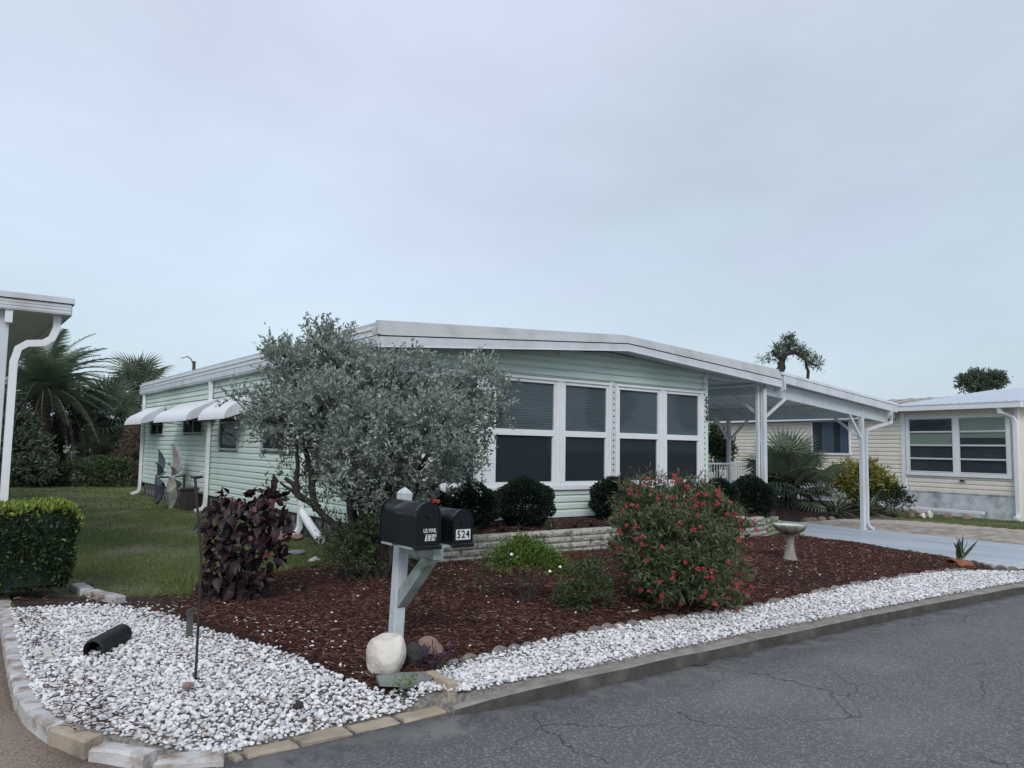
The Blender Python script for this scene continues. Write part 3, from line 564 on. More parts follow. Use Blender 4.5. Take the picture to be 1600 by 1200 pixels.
for poly in (GR1, GR2):
    q = scp(poly, .13); q = q[rng.random(len(q)) < .55]; PB.append(pebbles(q, g(q[:, 0])+gdrop(q[:, 0], q[:, 1])+.036, .048, .078, .7))
# strays along the edges and over the mulch
q = scatter([(-3.1, -5.9), (-3.3, -3.9), (-2.8, -3.9), (-2.6, -5.9)], .09); q = q[rng.random(len(q)) < .45]; PB.append(pebbles(q, np.array([zmu(*a) for a in q])+.02, .018, .042))
q = scatter([(-4.0, -2.4), (-4.4, -1.9), (-3.9, -1.9), (-3.2, -2.9), (-3.5, -3.5)], .07); q = q[rng.random(len(q)) < .45]; PB.append(pebbles(q, g(q[:, 0])+.02, .02, .045))
q = scatter(MU, .28); q = q[rng.random(len(q)) < .35]; PB.append(pebbles(q, np.array([zmu(*a) for a in q])+.03, .012, .03))
q = scatter([(-2.63, -6.47), (-2.63, -6.15), (-2.3, -5.95), (-1.9, -6.05), (-1.8, -6.47)], .036); PB.append(pebbles(q, g(q[:, 0])+.03, .03, .06))
V, F = join(PB); print('pebble tris', len(F))
bulk('gravel', V, F, M['pebble'], kind='stuff', smooth=False, label='white marble pebbles covering the beds inside the kerb', cat='gravel')

def chips(poly, step, zf, l0=.03, l1=.085, keep=1):
    q = scatter(poly, step); q = q[rng.random(len(q)) < keep]; n = len(q); z = np.array([zf(*a) for a in q])+.004+.02*rng.random(n)
    a = rng.random(n)*2*PI; d = np.stack([np.cos(a), np.sin(a), (rng.random(n)-.5)*.55], 1); d = unit(d); s_ = unit(np.cross(d, [0, 0, 1.])+rng.normal(size=(n, 3))*.25); u = np.cross(s_, d)
    ln = (l0+(l1-l0)*rng.random(n)**2)[:, None]; w = (.005+.011*rng.random(n))[:, None]; h = (.003+.004*rng.random(n))[:, None]; c = np.concatenate([q, z[:, None]], 1)
    V = np.stack([c-d*ln/2-s_*w/2, c-d*ln/2+s_*w/2, c+d*ln/2+s_*w*.3, c+d*ln/2-s_*w*.3, c-d*ln*.3+u*h, c+d*ln*.3+u*h], 1).reshape(-1, 3)
    F0 = np.array([(0, 1, 4), (1, 2, 5), (1, 5, 4), (2, 3, 5), (3, 0, 4), (3, 4, 5)])
    F = (F0[None]+(np.arange(n)*6)[:, None, None]).reshape(-1, 3); return V, F
CH = [chips([p for p in MU], .030, zmu), chips([(-3.5, -6.1), (-2.3, -6.1), (3, -5.9), (3, -4.2), (-3.5, -3.4)], .026, zmu, keep=.9)]
v, f = CH[1]; 
cen = v.reshape(-1, 6, 3)[:, 0, :2]; ok = in_poly(cen, MU); v = v.reshape(-1, 6, 3)[ok].reshape(-1, 3); f = np.array([(0, 1, 4), (1, 2, 5), (1, 5, 4), (2, 3, 5), (3, 0, 4), (3, 4, 5)])[None]+(np.arange(ok.sum())*6)[:, None, None]; CH[1] = (v, f.reshape(-1, 3))
CH.append(chips(RB, .045, lambda x, y: .345+bumpz(x, y, .01)))
CH.append(chips([(-4.7, -2.3), (-4.72, -6.0), (-4.3, -6.35), (-4.55, -4), (-4.45, -2.3)], .035, lambda x, y: zgr(x, y)+.03, keep=.35))
CH.append(chips([(-3.9, -2.5), (-3.1, -2.2), (-3.1, -5.4), (-3.3, -5.4)], .04, lambda x, y: zgr(x, y)+.02, keep=.4))
CH.append(chips(GR1, .05, lambda x, y: zgr(x, y)+.035, .02, .05, keep=.10)); CH.append(chips(GR2, .05, lambda x, y: zgr(x, y)+.035, .02, .05, keep=.06))
CH.append(chips(SOILP, .05, lambda x, y: zgr(x, y)+.0, keep=.5))
V, F = join(CH); print('chip tris', len(F))
bulk('mulch', V, F, M['mulch'], kind='stuff', label='red-brown shredded bark mulch covering the front beds', cat='mulch')
v, f = chips([(14.4, 2), (20, 2.5), (21.6, 3.4), (22.5, 9), (14.4, 9)], .09, lambda x, y: ground_z(x, y)+.02, .05, .14)
bulk('mulch', v, f, M['mulch'], kind='stuff', label='red bark mulch on the mound before the cream house', cat='mulch')

def bare(q): return np.sin(q[:, 0]*2.3+np.sin(q[:, 1]*1.1)*1.5)+np.sin(q[:, 1]*1.7+q[:, 0]*1.3+2)+.6*np.sin(q[:, 0]*5.1-q[:, 1]*4.3)
def blades(poly, step, h0, h1, zf, w=.006, keep=1., lean=.5):
    q = scatter(poly, step); q = q[rng.random(len(q)) < keep*np.clip(.75-.30*bare(q), .12, 1)]; n = len(q); a = rng.random(n)*2*PI; h = (h0+(h1-h0)*rng.random(n)**1.5)[:, None]
    c = np.concatenate([q, np.array([zf(*p) for p in q])[:, None]], 1); s_ = np.stack([np.cos(a), np.sin(a), 0*a], 1)*w*(.7+.6*rng.random(n))[:, None]
    ld = rng.normal(size=(n, 3))*lean; ld[:, 2] = 1; ld = unit(ld)
    V = np.stack([c-s_, c+s_, c+ld*h], 1).reshape(-1, 3); return V, np.arange(3*n).reshape(n, 3)
LW = [(-4.6, -1.2), (-3.9, -1.9), (-3.15, -2.05), (-2.3, -1.5), (-1.4, -1.0), (-.2, -.6), (-.1, 16), (2, 26), (-6, 26), (-6, 3.2), (-4.6, 3.2)]
gzf = lambda x, y: -.01
GB = [blades([(-4.6, -1.2), (-3.9, -1.9), (-3.15, -2.25), (-2.3, -1.7), (-1.4, -1.2), (-.15, -.9), (-.1, 3.5), (-4.6, 3.5)], .017, .02, .06, gzf, .0045, .9, .8),
      blades([(-4.6, 3.5), (-.1, 3.5), (-.1, 10), (-4.6, 10)], .026, .02, .055, gzf, .007, .9, .8),
      blades([(-6, 10), (-.1, 10), (1, 26), (-6, 26)], .06, .03, .07, gzf, .014, .9, .8),
      blades([(-3.25, -2.7), (-3.0, -2.1), (-2.2, -1.6), (-1.5, -1.15), (-.5, -1.0), (.1, -1.1), (0, -.2), (-1.5, .2), (-3.2, -1.2)], .022, .05, .15, gzf, .006, .5, .55),
      blades([(18.3, -4), (19.5, 2.0), (22.3, 2.6), (23, -1), (24, -6), (19, -6)], .05, .03, .07, lambda x, y: ground_z(x, y), .012, .9)]
V, F = join(GB); print('grass', len(F))
bulk('grass', V, F, M['grass'], kind='stuff', label='patchy short lawn grass beside the green house and by the drive', cat='grass')
# ================================================================== THE GREEN HOUSE
HW, HL = 7.95, 15.55
rt_ = lambda x, a, b: a+b*(1-abs(x-5.05)/5.0)
ftop = lambda x: rt_(x, 3.50, .29); fmid = lambda x: rt_(x, 3.26, .36); fbot = lambda x: rt_(x, 3.10, .39)
H = thing('mobile_home', 'mint green sided mobile home with white trim and low gable roof behind the mulch bed', 'house', (4, 8, 0))
def board_prof(z, h, sgn=-1, off=0):
    return [(off, z+.012), (off+sgn*.034, z+.002), (off+sgn*.030, z+h*.62), (off+sgn*.012, z+h*.80), (off+sgn*.006, z+h), (off, z+h)]
def cut(a, b, z0, z1, holes):
    seg = [(a, b)]
    for (h0, h1, k0, k1) in holes:
        if z1 > k0+.05 and z0 < k1-.05:
            seg = [s2 for s in seg for s2 in ((s[0], min(s[1], h0)), (max(s[0], h1), s[1])) if s2[1]-s2[0] > .01]
    return seg
FW_ = [(.30, 2.08, .90, 2.90), (2.13, 5.08, .90, 2.90), (5.20, 7.80, .90, 2.90)]
core = MB().box(.12, HW-.12, .14, HL-.1, .0, 3.12).build('house_body', M['int'], H)
fwall = MB().box(.1, HW-.1, .09, .12, .40, 3.1).build('front_wall', M['mint'], H)
MB().prism([(.1, .42), (HW-.1, .42), (HW-.1, 3.28), (5.05, 3.46), (.1, 3.13)], 1, .055, .085).build('gable_panel', M['mint'], H) if False else None
MB().prism([(.1, 2.92), (HW-.1, 2.92), (HW-.1, 3.30), (5.05, 3.50), (.1, 3.14)], 1, .032, .085).build('gable_panel', M['mint'], fwall)
EXP = .127; z = .405; i = 0
while z < 3.45:
    # end of the course where the sloping soffit meets it
    zc = z+EXP*.5; a, b = .10, HW-.10
    if zc > 3.10:
        t = (zc-3.10)/.39*5.0; a = max(a, 5.05-(5.0-t)); b = min(b, 5.05+(5.0-t))
    if b-a > .1:
        for s in cut(a, b, z, z+EXP, FW_): MB().prism(board_prof(z, EXP, -1, .088), 0, *s).build('siding_board', M['mint'], fwall, xf=Matrix.Translation((0, -.06, 0)))
    z += EXP; i += 1
SWIN = [(6.3, 7.66, 1.46, 2.24), (9.08, 10.86, 1.84, 2.43), (13.05, 14.65, 1.82, 2.3), (3.45, 4.82, 1.48, 2.3), (.85, 2.12, 1.02, 2.45)]
swall = MB().box(.09, .12, .1, HL-.1, .40, 3.12).build('side_wall', M['mint'], H)
z = .405
while z < 3.12:
    for s in cut(.10, HL-.05, z, z+EXP, SWIN): MB().prism(board_prof(z, min(EXP, 3.14-z), -1, .088), 1, *s).build('siding_board', M['mint'], swall, xf=Matrix.Translation((-.06, 0, 0)))
    z += EXP
MB().box(HW-.06, HW-.0, .03, HL-.05, .40, 3.3).box(.1, HW-.1, HL-.06, HL-.0, .4, 3.2).build('far_walls', M['mint'], H)
for bb_ in ((-.015, .10, -.015, .10, .39, 3.16), (-.01, .09, HL-.09, HL+.01, .39, 3.14), (HW-.10, HW+.015, -.015, .10, .39, 3.27)): MB().bbox(*bb_).build('corner_trim', M['mint'], H)
MB().box(.02, HW-.02, -.004, .05, .385, .404).box(-.004, .05, .1, HL, .385, .404).build('starter_strip', M['trim'], H)
# perforated strips beside the window units
def perf(x, z0, z1, w=.09):
    m_ = MB().box(x, x+w, -.03, .03, z0, z1, 0)
    zz = z0+.06
    while zz < z1-.05: m_.box(x+w*.5-.014, x+w*.5+.014, -.034, -.02, zz, zz+.03, 1); zz += .115
    return m_
perf(5.09, .92, 2.9, .10).build('perforated_strip', [M['white'], M['ink']], H)
perf(7.81, .45, 3.2, .045).build('perforated_strip', [M['mint'], M['ink']], H)
# skirting of patterned block down the side
sk = MB().box(.06, .14, .02, HL-.05, -.05, .386).box(.14, HW-.02, .02, .10, -.2, .386).box(HW-.1, HW-.02, .1, HL-.1, -.3, .386).build('skirting', M['block'], H)
rib = MB()
for s in (-1, 1): rib.bar((.052, -.17*s, .03), (.052, .17*s, .36), .012, .03, upv=(1, 0, 0)).bar((.052, -.06*s, .03), (.052, .06*s, .36), .012, .022, upv=(1, 0, 0))
rib.bar((.052, -.195, .01), (.052, -.195, .38), .016, .02, upv=(1, 0, 0))
rme = rib.mesh('patterned_block', M['blockrib'])
for i in range(38): o = link('patterned_block', rme, sk); o.location = Vector((0, .25+i*.40, 0))-origin(sk)

def window_front(x0, x1, cols, z0=.90, z1=2.90, gz0=1.03, gm0=1.84, gm1=1.95, gz1=2.79):
    f = MB(); d0 = -.035
    xs_ = [x0]+[q for c in cols for q in c]+[x1]
    f.bbox(x0, x1, d0, .06, z1-.05, z1, .005).bbox(x0-.01, x1+.01, d0-.015, .06, z0-.02, z0+.05, .005)
    f.bbox(x0, x0+.05, d0, .06, z0+.052, z1-.052).bbox(x1-.05, x1, d0, .06, z0+.052, z1-.052)
    for i, (a, b) in enumerate(cols):
        la = x0+.052 if i == 0 else (cols[i-1][1]+a)/2+.02; lb = x1-.052 if i == len(cols)-1 else (b+cols[i+1][0])/2-.02
        if i > 0: f.bbox(la-.038, la-.002, d0-.004, .06, z0+.052, z1-.052)
        f.box(la, a-.042, -.018, .06, z0+.052, z1-.052); f.box(b+.042, lb, -.018, .06, z0+.052, z1-.052)
        for (p, q) in ((a-.04, a-.002), (b+.002, b+.04)): f.bbox(p, q, -.005, .05, z0+.054, z1-.054, .003)
        f.box(a-.002, b+.002, -.008, .05, z0+.054, gz0-.002); f.box(a-.002, b+.002, -.008, .05, gz1+.002, z1-.054)
        f.bbox(a-.002, b+.002, -.012, .05, gm0+.002, gm1-.002, .006)
        # lower sash set back behind the screen rail
        f.box(a, a+.014, .008, .04, gz0, gm0); f.box(b-.02, b, .008, .04, gz0, gm0)
    w = f.build('window', M['trim'], H)
    for (a, b) in cols:
        MB().box(a-.004, b+.004, .018, .022, gm1-.004, gz1+.004).build('pane', M['glass'], w)
        MB().box(a+.012, b-.018, .028, .032, gz0-.004, gm0+.004).build('pane', M['dglass'], w)
        bl = MB(); zz = gm1-.04
        while zz < gz1: bl.add([(a, .036, zz), (b, .036, zz), (b, .044, zz+.046), (a, .044, zz+.046)], [(0, 1, 2, 3)]); zz += .048
        bl.build('blind', M['blind'], w, kind='stuff')
        MB().box(a+.012, b-.018, .040, .052, gz0-.004, gm0+.004).build('screen', M['screen'], w)
window_front(.30, 2.08, [(.44, .95), (1.22, 1.96)])
window_front(2.13, 5.08, [(2.37, 3.66), (3.94, 4.97)])
window_front(5.20, 7.80, [(5.33, 6.41), (6.68, 7.66)])
for (y0, y1, z0, z1) in SWIN:
    f = MB(); t = .045
    f.bbox(-.035, .05, y0-.01, y1+.01, z1-t, z1).bbox(-.045, .05, y0-.02, y1+.02, z0, z0+t).bbox(-.035, .05, y0, y0+t, z0+t+.002, z1-t-.002).bbox(-.035, .05, y1-t, y1, z0+t+.002, z1-t-.002)
    if y1-y0 > 1.4: f.bbox(-.02, .05, (y0+y1)/2-.02, (y0+y1)/2+.02, z0+t+.002, z1-t-.002)
    if z1-z0 > .75: f.bbox(-.02, .05, y0+t, y1-t, z1-.17, z1-.14)
    w = f.build('window', M['shade'], H)
    MB().box(.0, .004, y0+t-.01, y1-t+.01, z0+t-.01, z1-t+.01).build('pane', M['dglass'], w)
    MB().box(.02, .03, y0, y1, z0, z1).build('blind', M['screen'], w)
# roof and its white metal edges
xs_ = np.linspace(-.12, 10.0, 3)
rf = MB(); yb = HL+.35
pf = lambda x: ftop(x)-.02
rf.add([(-.10, -.33, pf(-.1)), (5.05, -.33, pf(5.05)), (9.93, -.33, pf(9.93)), (9.93, yb, pf(9.93)), (5.05, yb, pf(5.05)), (-.10, yb, pf(-.1)),
        (-.10, -.45, fbot(-.1)+.03), (5.05, -.45, fbot(5.05)+.03), (9.93, -.45, fbot(9.93)+.03), (9.93, yb, fbot(9.93)+.03), (5.05, yb, fbot(5.05)+.03), (-.10, yb, fbot(-.1)+.03)],
       [(0, 1, 4, 5), (1, 2, 3, 4), (11, 10, 7, 6), (10, 9, 8, 7), (3, 2, 8, 9), (5, 4, 10, 11), (4, 3, 9, 10), (0, 5, 11, 6)], 0)
rf.m = [0, 0, 1, 1, 0, 0, 0, 0][:len(rf.f)]
roof = rf.build('roof', [M['roof'], M['soffit']], H)
def band(name, zlo, zhi, y0, y1, m, lean=0, x0=-.13, x1=9.95):
    b = MB()
    for (p, q) in ((x0, 5.05), (5.05, x1)):
        b.hexa([(p, y0, zlo(p)), (q, y0, zlo(q)), (q, y1, zlo(q)), (p, y1, zlo(p)), (p, y0+lean, zhi(p)), (q, y0+lean, zhi(q)), (q, y1+lean, zhi(q)), (p, y1+lean, zhi(p))])
    b.build(name, m, roof)
band('fascia', fbot, lambda x: fmid(x)-.012, -.50, -.44, M['white'])
band('fascia_lip', lambda x: fbot(x)-.012, lambda x: fbot(x)-.001, -.51, -.42, M['trim'])
band('roof_edge', lambda x: fmid(x)+.006, ftop, -.515, -.43, M['roofw'], lean=.10)
band('painted_shadow_strip', lambda x: fmid(x)-.011, lambda x: fmid(x)+.005, -.47, -.44, M['ink'])  # black strip painting in the shade between fascia and roof edge
# soffit joints
# left eave: fascia and gutter down the side
MB().box(-.13, -.05, -.435, yb, 3.10, 3.355).box(-.145, -.13, -.43, yb, 3.13, 3.25).build('gutter', M['white'], roof)
MB().box(-.155, -.131, -.43, yb+.01, 3.262, 3.275).box(-.15, -.05, -.40, yb+.005, 3.357, 3.40).build('gutter_lip', M['trim'], roof)
# mitred return of the front roof edge onto the left eave
MB().hexa([(-.16, -.49, 3.27), (-.131, -.515, 3.27), (-.131, -.30, 3.27), (-.16, -.30, 3.27), (-.145, -.40, 3.44), (-.131, -.414, 3.495), (-.131, -.2, 3.44), (-.145, -.2, 3.43)]).build('roof_edge', M['roofw'], roof)
def rtube(pts, w, d, m_=None, hor=(0, 1, 0)):
    """rectangular downpipe through the points; w across, d deep"""
    m_ = m_ or MB(); P = [Vector(p) for p in pts]; rings = []
    for i, p in enumerate(P):
        dr = (P[min(i+1, len(P)-1)]-P[max(i-1, 0)]).normalized(); a = Vector(hor); b = dr.cross(a).normalized()
        rings += [p-a*w/2-b*d/2, p+a*w/2-b*d/2, p+a*w/2+b*d/2, p-a*w/2+b*d/2]
    n = len(P); fs = [(i*4+j, i*4+(j+1) % 4, (i+1)*4+(j+1) % 4, (i+1)*4+j) for i in range(n-1) for j in range(4)]+[(3, 2, 1, 0), tuple((n-1)*4+j for j in range(4))]
    return m_.add(rings, fs)
for y in (8.33, 2.47, 15.5):
    m_ = rtube([(-.08, y, 3.16), (-.075, y, 3.0), (-.07, y, .35), (-.075, y, .16), (-.12, y, .08), (-.30, y, .02)], .10, .075)
    for zz in (.9, 2.2): m_.box(-.118, -.02, y-.056, y+.056, zz, zz+.03)
    m_.build('downspout', M['trim'], H)
cp = MB().tube([(-.08, 2.35, .42), (-.12, 1.9, .25), (-.2, 1.25, .07)], .075, 12); 
for t in (.2, .3, .4): 
    a = Vector((-.08, 2.35, .42)).lerp(Vector((-.12, 1.9, .25)), t*2); cp.tube([a-Vector((.002, .01, .004)), a+Vector((-.002, -.01, -.004))], .085, 12)
tag(cp.build('drain_pipe', M['trim']), 'thick white drain pipe slanting down to the ground behind the silver tree', 'pipe')
# awnings
aw_lab = ['far white curved metal awning nearest the back corner of the green house', 'widest white curved metal awning, middle of the three on the green side wall', 'white curved metal awning beside the silver tree, over the tall side window']
for k, (y0, y1, d) in enumerate(((13.0, 15.2, .66), (7.95, 11.1, .72), (5.5, 7.4, .58))):
    A = thing('window_awning', aw_lab[k], 'awning', (0, (y0+y1)/2, 2.6), 'awnings over the side windows')
    top, lip = 2.66, 2.12; hz = lip+.18
    pr = [(-.03, top), (-d*.30, top-.10), (-d*.60, hz+.15), (-d*.74, hz+.10), (-d*.84, hz+.045), (-d*.91, hz-.01), (-d*.96, hz-.07), (-d*.99, hz-.13), (-d, lip)]
    inn = [(x+.008, z-.010) for x, z in pr[::-1]]; inn[0] = (-d+.010, lip)
    m_ = MB().prism(pr+inn, 1, y0, y1); yy = y0+.3
    m_.build('canopy', M['trim'], A)
    for ye in (y0, y1):
        pl_ = [(-.03, top-.01)]+[(x+.004, z-.004) for x, z in pr[1:]]+[(-.03, top-.34)]
        sp = MB().prism(pl_, 1, ye-.006 if ye == y0 else ye-.006, ye+.006)
        xx = -d+.06
        s0 = sp
        while xx < -.06:
            zt = np.interp(xx, [p[0] for p in pr[::-1]], [p[1] for p in pr[::-1]])-.02; zb = lip+(xx+d)/(d-.03)*(top-.34-lip)+.01
            s0.box(xx, xx+.006, ye-.012, ye+.012, zb, zt, 1); xx += .085
        s0.build('side_panel', [M['white'], M['soffit']], A)
        MB().tube([(-.02, ye, lip-.02), (-d+.03, ye, lip+.02)], .010, 6).build('support_rod', M['metal'], A)
# number on the corner post
for i, ch in enumerate('524'):
    text('house_number', ch, .22, (7.888, -.040, 2.70-i*.19), (PI/2, 0, 0), M['ink'], H, bold=.004, sx_=.85)

# ================================================================== CARPORT
CPT = thing('carport', 'white aluminium carport with two front posts and sloping roof over the blue-grey driveway', 'carport', (12, 3, -.2))
zt = lambda x: 3.45-(x-10.02)*.0905; zb_ = lambda x: 3.20-(x-10.02)*.0905
X0, X1, YB = 10.02, 15.1, 6.3
MB().hexa([(9.9, -.42, zb_(9.9)+.05), (X1, -.42, zb_(X1)+.05), (X1, YB, zb_(X1)+.05), (9.9, YB, zb_(9.9)+.05), (9.9, -.42, zt(9.9)-.01), (X1, -.42, zt(X1)-.01), (X1, YB, zt(X1)-.01), (9.9, YB, zt(9.9)-.01)]).build('carport_roof', M['soffit'], CPT)
MB().hexa([(X0, -.50, zb_(X0)), (X1, -.50, zb_(X1)), (X1, -.43, zb_(X1)), (X0, -.43, zb_(X0)), (X0, -.50, zt(X0)-.085), (X1, -.50, zt(X1)-.085), (X1, -.43, zt(X1)-.085), (X0, -.43, zt(X0)-.085)]).build('fascia', M['white'], CPT)
MB().hexa([(X0-.04, -.505, zt(X0)-.07), (X1+.04, -.505, zt(X1)-.07), (X1+.04, -.42, zt(X1)-.07), (X0-.04, -.42, zt(X0)-.07), (X0-.04, -.49, zt(X0)), (X1+.04, -.49, zt(X1)), (X1+.04, -.42, zt(X1)), (X0-.04, -.42, zt(X0))]).build('roof_edge', M['white'], CPT)
MB().box(X1, X1+.10, -.44, YB, zb_(X1)+.02, zt(X1)-.02).build('gutter', M['white'], CPT)
# roof pans seen from below: ridges running with the slope
for k in range(11):
    y = -.1+k*.6; MB().hexa([(10.0, y, zb_(10.0)+.02), (X1-.05, y, zb_(X1-.05)+.02), (X1-.05, y+.05, zb_(X1-.05)+.02), (10.0, y+.05, zb_(10.0)+.02), (10.0, y, zb_(10.0)+.052), (X1-.05, y, zb_(X1-.05)+.052), (X1-.05, y+.05, zb_(X1-.05)+.052), (10.0, y+.05, zb_(10.0)+.052)]).build('roof_rib', M['white'], CPT)
    if k < 10: MB().box(8.0, 9.9, y, y+.05, 3.18, 3.21).build('roof_rib', M['white'], CPT)
def beam(x0, z0, x1, z1, y, h=.22, w=.06):
    MB().hexa([(x0, y-w/2, z0-h), (x1, y-w/2, z1-h), (x1, y+w/2, z1-h), (x0, y+w/2, z0-h), (x0, y-w/2, z0), (x1, y-w/2, z1), (x1, y+w/2, z1), (x0, y+w/2, z0)]).build('beam', M['soffit'], CPT)
beam(9.62, 3.22, 15.0, 2.76, -.26, .30)
beam(9.62, 3.20, 15.0, 2.74, 6.1, .26)
beam(8.0, 3.22, 9.45, 3.14, 3.2, .2)
MB().box(9.48, 9.60, -.1, 6.2, 2.93, 3.10).build('beam', M['soffit'], CPT); MB().box(13.69, 13.81, -.1, 6.2, 2.55, 2.83).build('beam', M['soffit'], CPT)
MB().box(9.95, 10.06, -.47, 6.2, 3.02, 3.10).build('gutter', M['white'], CPT); MB().box(10.0, 10.05, -.53, -.46, 3.04, 3.24).build('gutter_bracket', M['white'], CPT); MB().box(X1-.35, X1-.30, -.53, -.46, zb_(X1-.3)-.12, zb_(X1-.3)+.02).build('gutter_bracket', M['white'], CPT)
PST = [((9.53, -.30), 3.05, .30), ((13.72, -.26), 2.78, gz(13.7)), ((13.75, 3.9), 2.6, gz(13.7)), ((9.54, 6.05), 2.95, gz(9.5)), ((13.75, 6.05), 2.6, gz(13.7))]
for (x, y), zt_, z0 in PST:
    m_ = MB().bbox(x-.052, x+.052, y-.052, y+.052, z0+.05, zt_, .006).bbox(x-.06, x+.06, y-.06, y+.06, z0, z0+.05, .006)
    for s in (-.018, .018): m_.box(x+s-.004, x+s+.004, y-.056, y-.05, z0+.06, zt_-.02)
    m_.build('post', M['white'], CPT)
MB().bbox(9.40, 9.47, -.245, -.175, .30, 3.1).build('post', M['white'], CPT)
def brace(a, b, w=.055): MB().bar(a, b, w, w).build('brace', M['white'], CPT)
brace((9.60, -.30, 2.42), (10.35, -.30, 2.86)); brace((13.66, -.26, 2.05), (13.15, -.26, 2.62)); brace((13.72, -.20, 2.05), (13.72, .55, 2.62)); brace((9.5, -.2, 2.45), (9.5, .5, 2.95))
brace((13.75, 3.84, 2.0), (13.75, 3.2, 2.58)); brace((13.69, 3.9, 2.0), (13.1, 3.9, 2.66))
rtube([(15.12, -.33, 2.70), (15.10, -.33, 2.48), (14.4, -.33, 2.36), (13.88, -.32, 2.25), (13.84, -.31, 2.0), (13.84, -.31, -.12), (13.9, -.33, -.22), (14.08, -.33, -.28)], .06, .075, hor=(0, 1, 0)).build('downspout', M['white'], CPT)
# porch railing
RL = thing('porch_railing', 'white metal porch railing with thin balusters between house corner and carport post', 'railing', (8.8, 1.4, .3))
MB().bbox(7.97, 11.2, 1.37, 1.42, 1.31, 1.35).build('top_rail', M['white'], RL); MB().box(7.97, 11.2, 1.38, 1.41, .42, .45).build('bottom_rail', M['white'], RL)
bm_ = MB().box(-.008, .008, -.008, .008, .44, 1.32).mesh('baluster', M['white'])
for i in range(32): o = link('baluster', bm_, RL); o.location = Vector((8.03+i*.1, 1.395, 0))-origin(RL)
tag(MB().box(7.97, 9.7, 1.34, 6, -.2, .28).box(9.7, 11.3, 1.34, 4, -.2, .28).build('porch_floor', M['slab']), kind='structure')

# ================================================================== CREAM HOUSE ON THE RIGHT
d_ = Vector((.1303, .9915, 0)); n_ = Vector((.9915, -.1303, 0)); B0 = Vector((22.11, 2.89, 0))
XF = Matrix(((n_.x, d_.x, 0, B0.x), (n_.y, d_.y, 0, B0.y), (0, 0, 1, 0), (0, 0, 0, 1)))      # local x = into the house, y = along its wall
Cr = thing('mobile_home', 'cream sided mobile home with wide awning windows and white skirting beyond the carport', 'house', (22.5, 6, -.3))
cb = lambda m_, name, mt, par=Cr, **k: m_.build(name, mt, par, xf=XF, **k)
cb(MB().box(.06, 9, -3.84, 16, -.4, 3.15), 'house_body', M['cream'])
cw = cb(MB().box(.03, .058, -3.8, 16, .40, 3.2), 'front_wall', M['cream'])
CWN = [(-3.68, -.18, .96, 2.93), (2.08, 3.86, 1.58, 2.92)]
z = .42; E2 = .147
while z < 3.15:
    for s in cut(-3.8, 16, z, z+E2, CWN): cb(MB().prism(board_prof(z, E2, -1, .03), 1, *s), 'siding_board', M['cream'], cw)
    z += E2
cb(MB().box(-.005, .06, -3.82, -.02, -.4, .40).box(.0, .06, -.02, 16, -.4, .41).box(-.02, .03, -3.8, 16, .385, .42), 'skirting', M['skirtw'])
cb(MB().box(-.025, .05, -3.92, -3.79, .4, 3.15), 'corner_trim', M['trim']); cb(MB().box(-.025, .03, -.14, .02, .42, 3.12), 'corner_trim', M['trim'])
f = MB(); y0, y1, z0, z1 = CWN[0]
f.bbox(-.05, .03, y0, y1, z1-.05, z1).bbox(-.06, .03, y0-.02, y1+.02, z0-.02, z0+.09).bbox(-.05, .03, y0, y0+.12, z0+.092, z1-.052).bbox(-.05, .03, y1-.10, y1, z0+.092, z1-.052).bbox(-.045, .03, -2.04, -1.86, z0+.092, z1-.052)
wd = cb(f, 'window', M['trim']); rows = np.linspace(z0+.10, z1-.06, 5)
for (a, b) in ((y0+.13, -2.05), (-1.85, y1-.11)):
    for r_ in range(4):
        lo, hi = rows[r_]+.02, rows[r_+1]-.02
        cb(MB().box(-.045, -.01, a, b, lo-.018, lo+.012).box(-.04, -.01, a, b, hi, hi+.012).box(-.04, -.01, a, a+.02, lo, hi).box(-.04, -.01, b-.02, b, lo, hi), 'sash_rail', M['trim'], wd)
        tl = .0 if r_ < 2 else .02
        cb(MB().hexa([(-.028, a+.01, lo), (-.024, a+.01, lo), (-.024, b-.01, lo), (-.028, b-.01, lo), (-.02, a+.01, hi), (-.016, a+.01, hi), (-.016, b-.01, hi), (-.02, b-.01, hi)]), 'pane', M['glass'], wd)
    cb(MB().box(.02, .028, a, b, z0+.05, z1-.05), 'screen', M['screen'], wd)
cb(MB().box(.005, .012, -3.5, -2.06, rows[3]+.02, rows[4]-.02).box(.005, .012, -1.84, -.30, rows[2]+.04, rows[3]-.02).box(.005, .012, -3.5, -2.06, rows[2]+.25, rows[3]-.02), 'reflection_panel', M['creamrefl'], wd)  # cream panels behind the panes imitate the reflection of a cream house
y0, y1, z0, z1 = CWN[1]
f = MB().bbox(-.04, .03, y0, y1, z1-.06, z1).bbox(-.05, .03, y0-.02, y1+.02, z0, z0+.08).bbox(-.04, .03, y0, y0+.06, z0+.082, z1-.062).bbox(-.04, .03, y1-.06, y1, z0+.082, z1-.062)
w2 = cb(f, 'window', M['trim']); cb(MB().box(-.012, -.008, y0+.05, y1-.05, z0+.07, z1-.05), 'pane', M['dglass'], w2)
cb(MB().box(.02, .028, y0, y1, z0, z1), 'screen', M['screen'], w2)
cu_ = MB(); 
for (a, b) in ((y0+.06, y0+.45), (y0+.75, y1-.5)):
    n = 14; P = []
    for i in range(n+1): q = a+(b-a)*i/n; P += [(.002+.008*math.sin(i*2.1), q, z0+.1), (.002+.008*math.sin(i*2.1), q, z1-.07)]
    cu_.add(P, [(i*2, i*2+2, i*2+3, i*2+1) for i in range(n)])
cb(cu_, 'curtain', M['curtain'], w2)
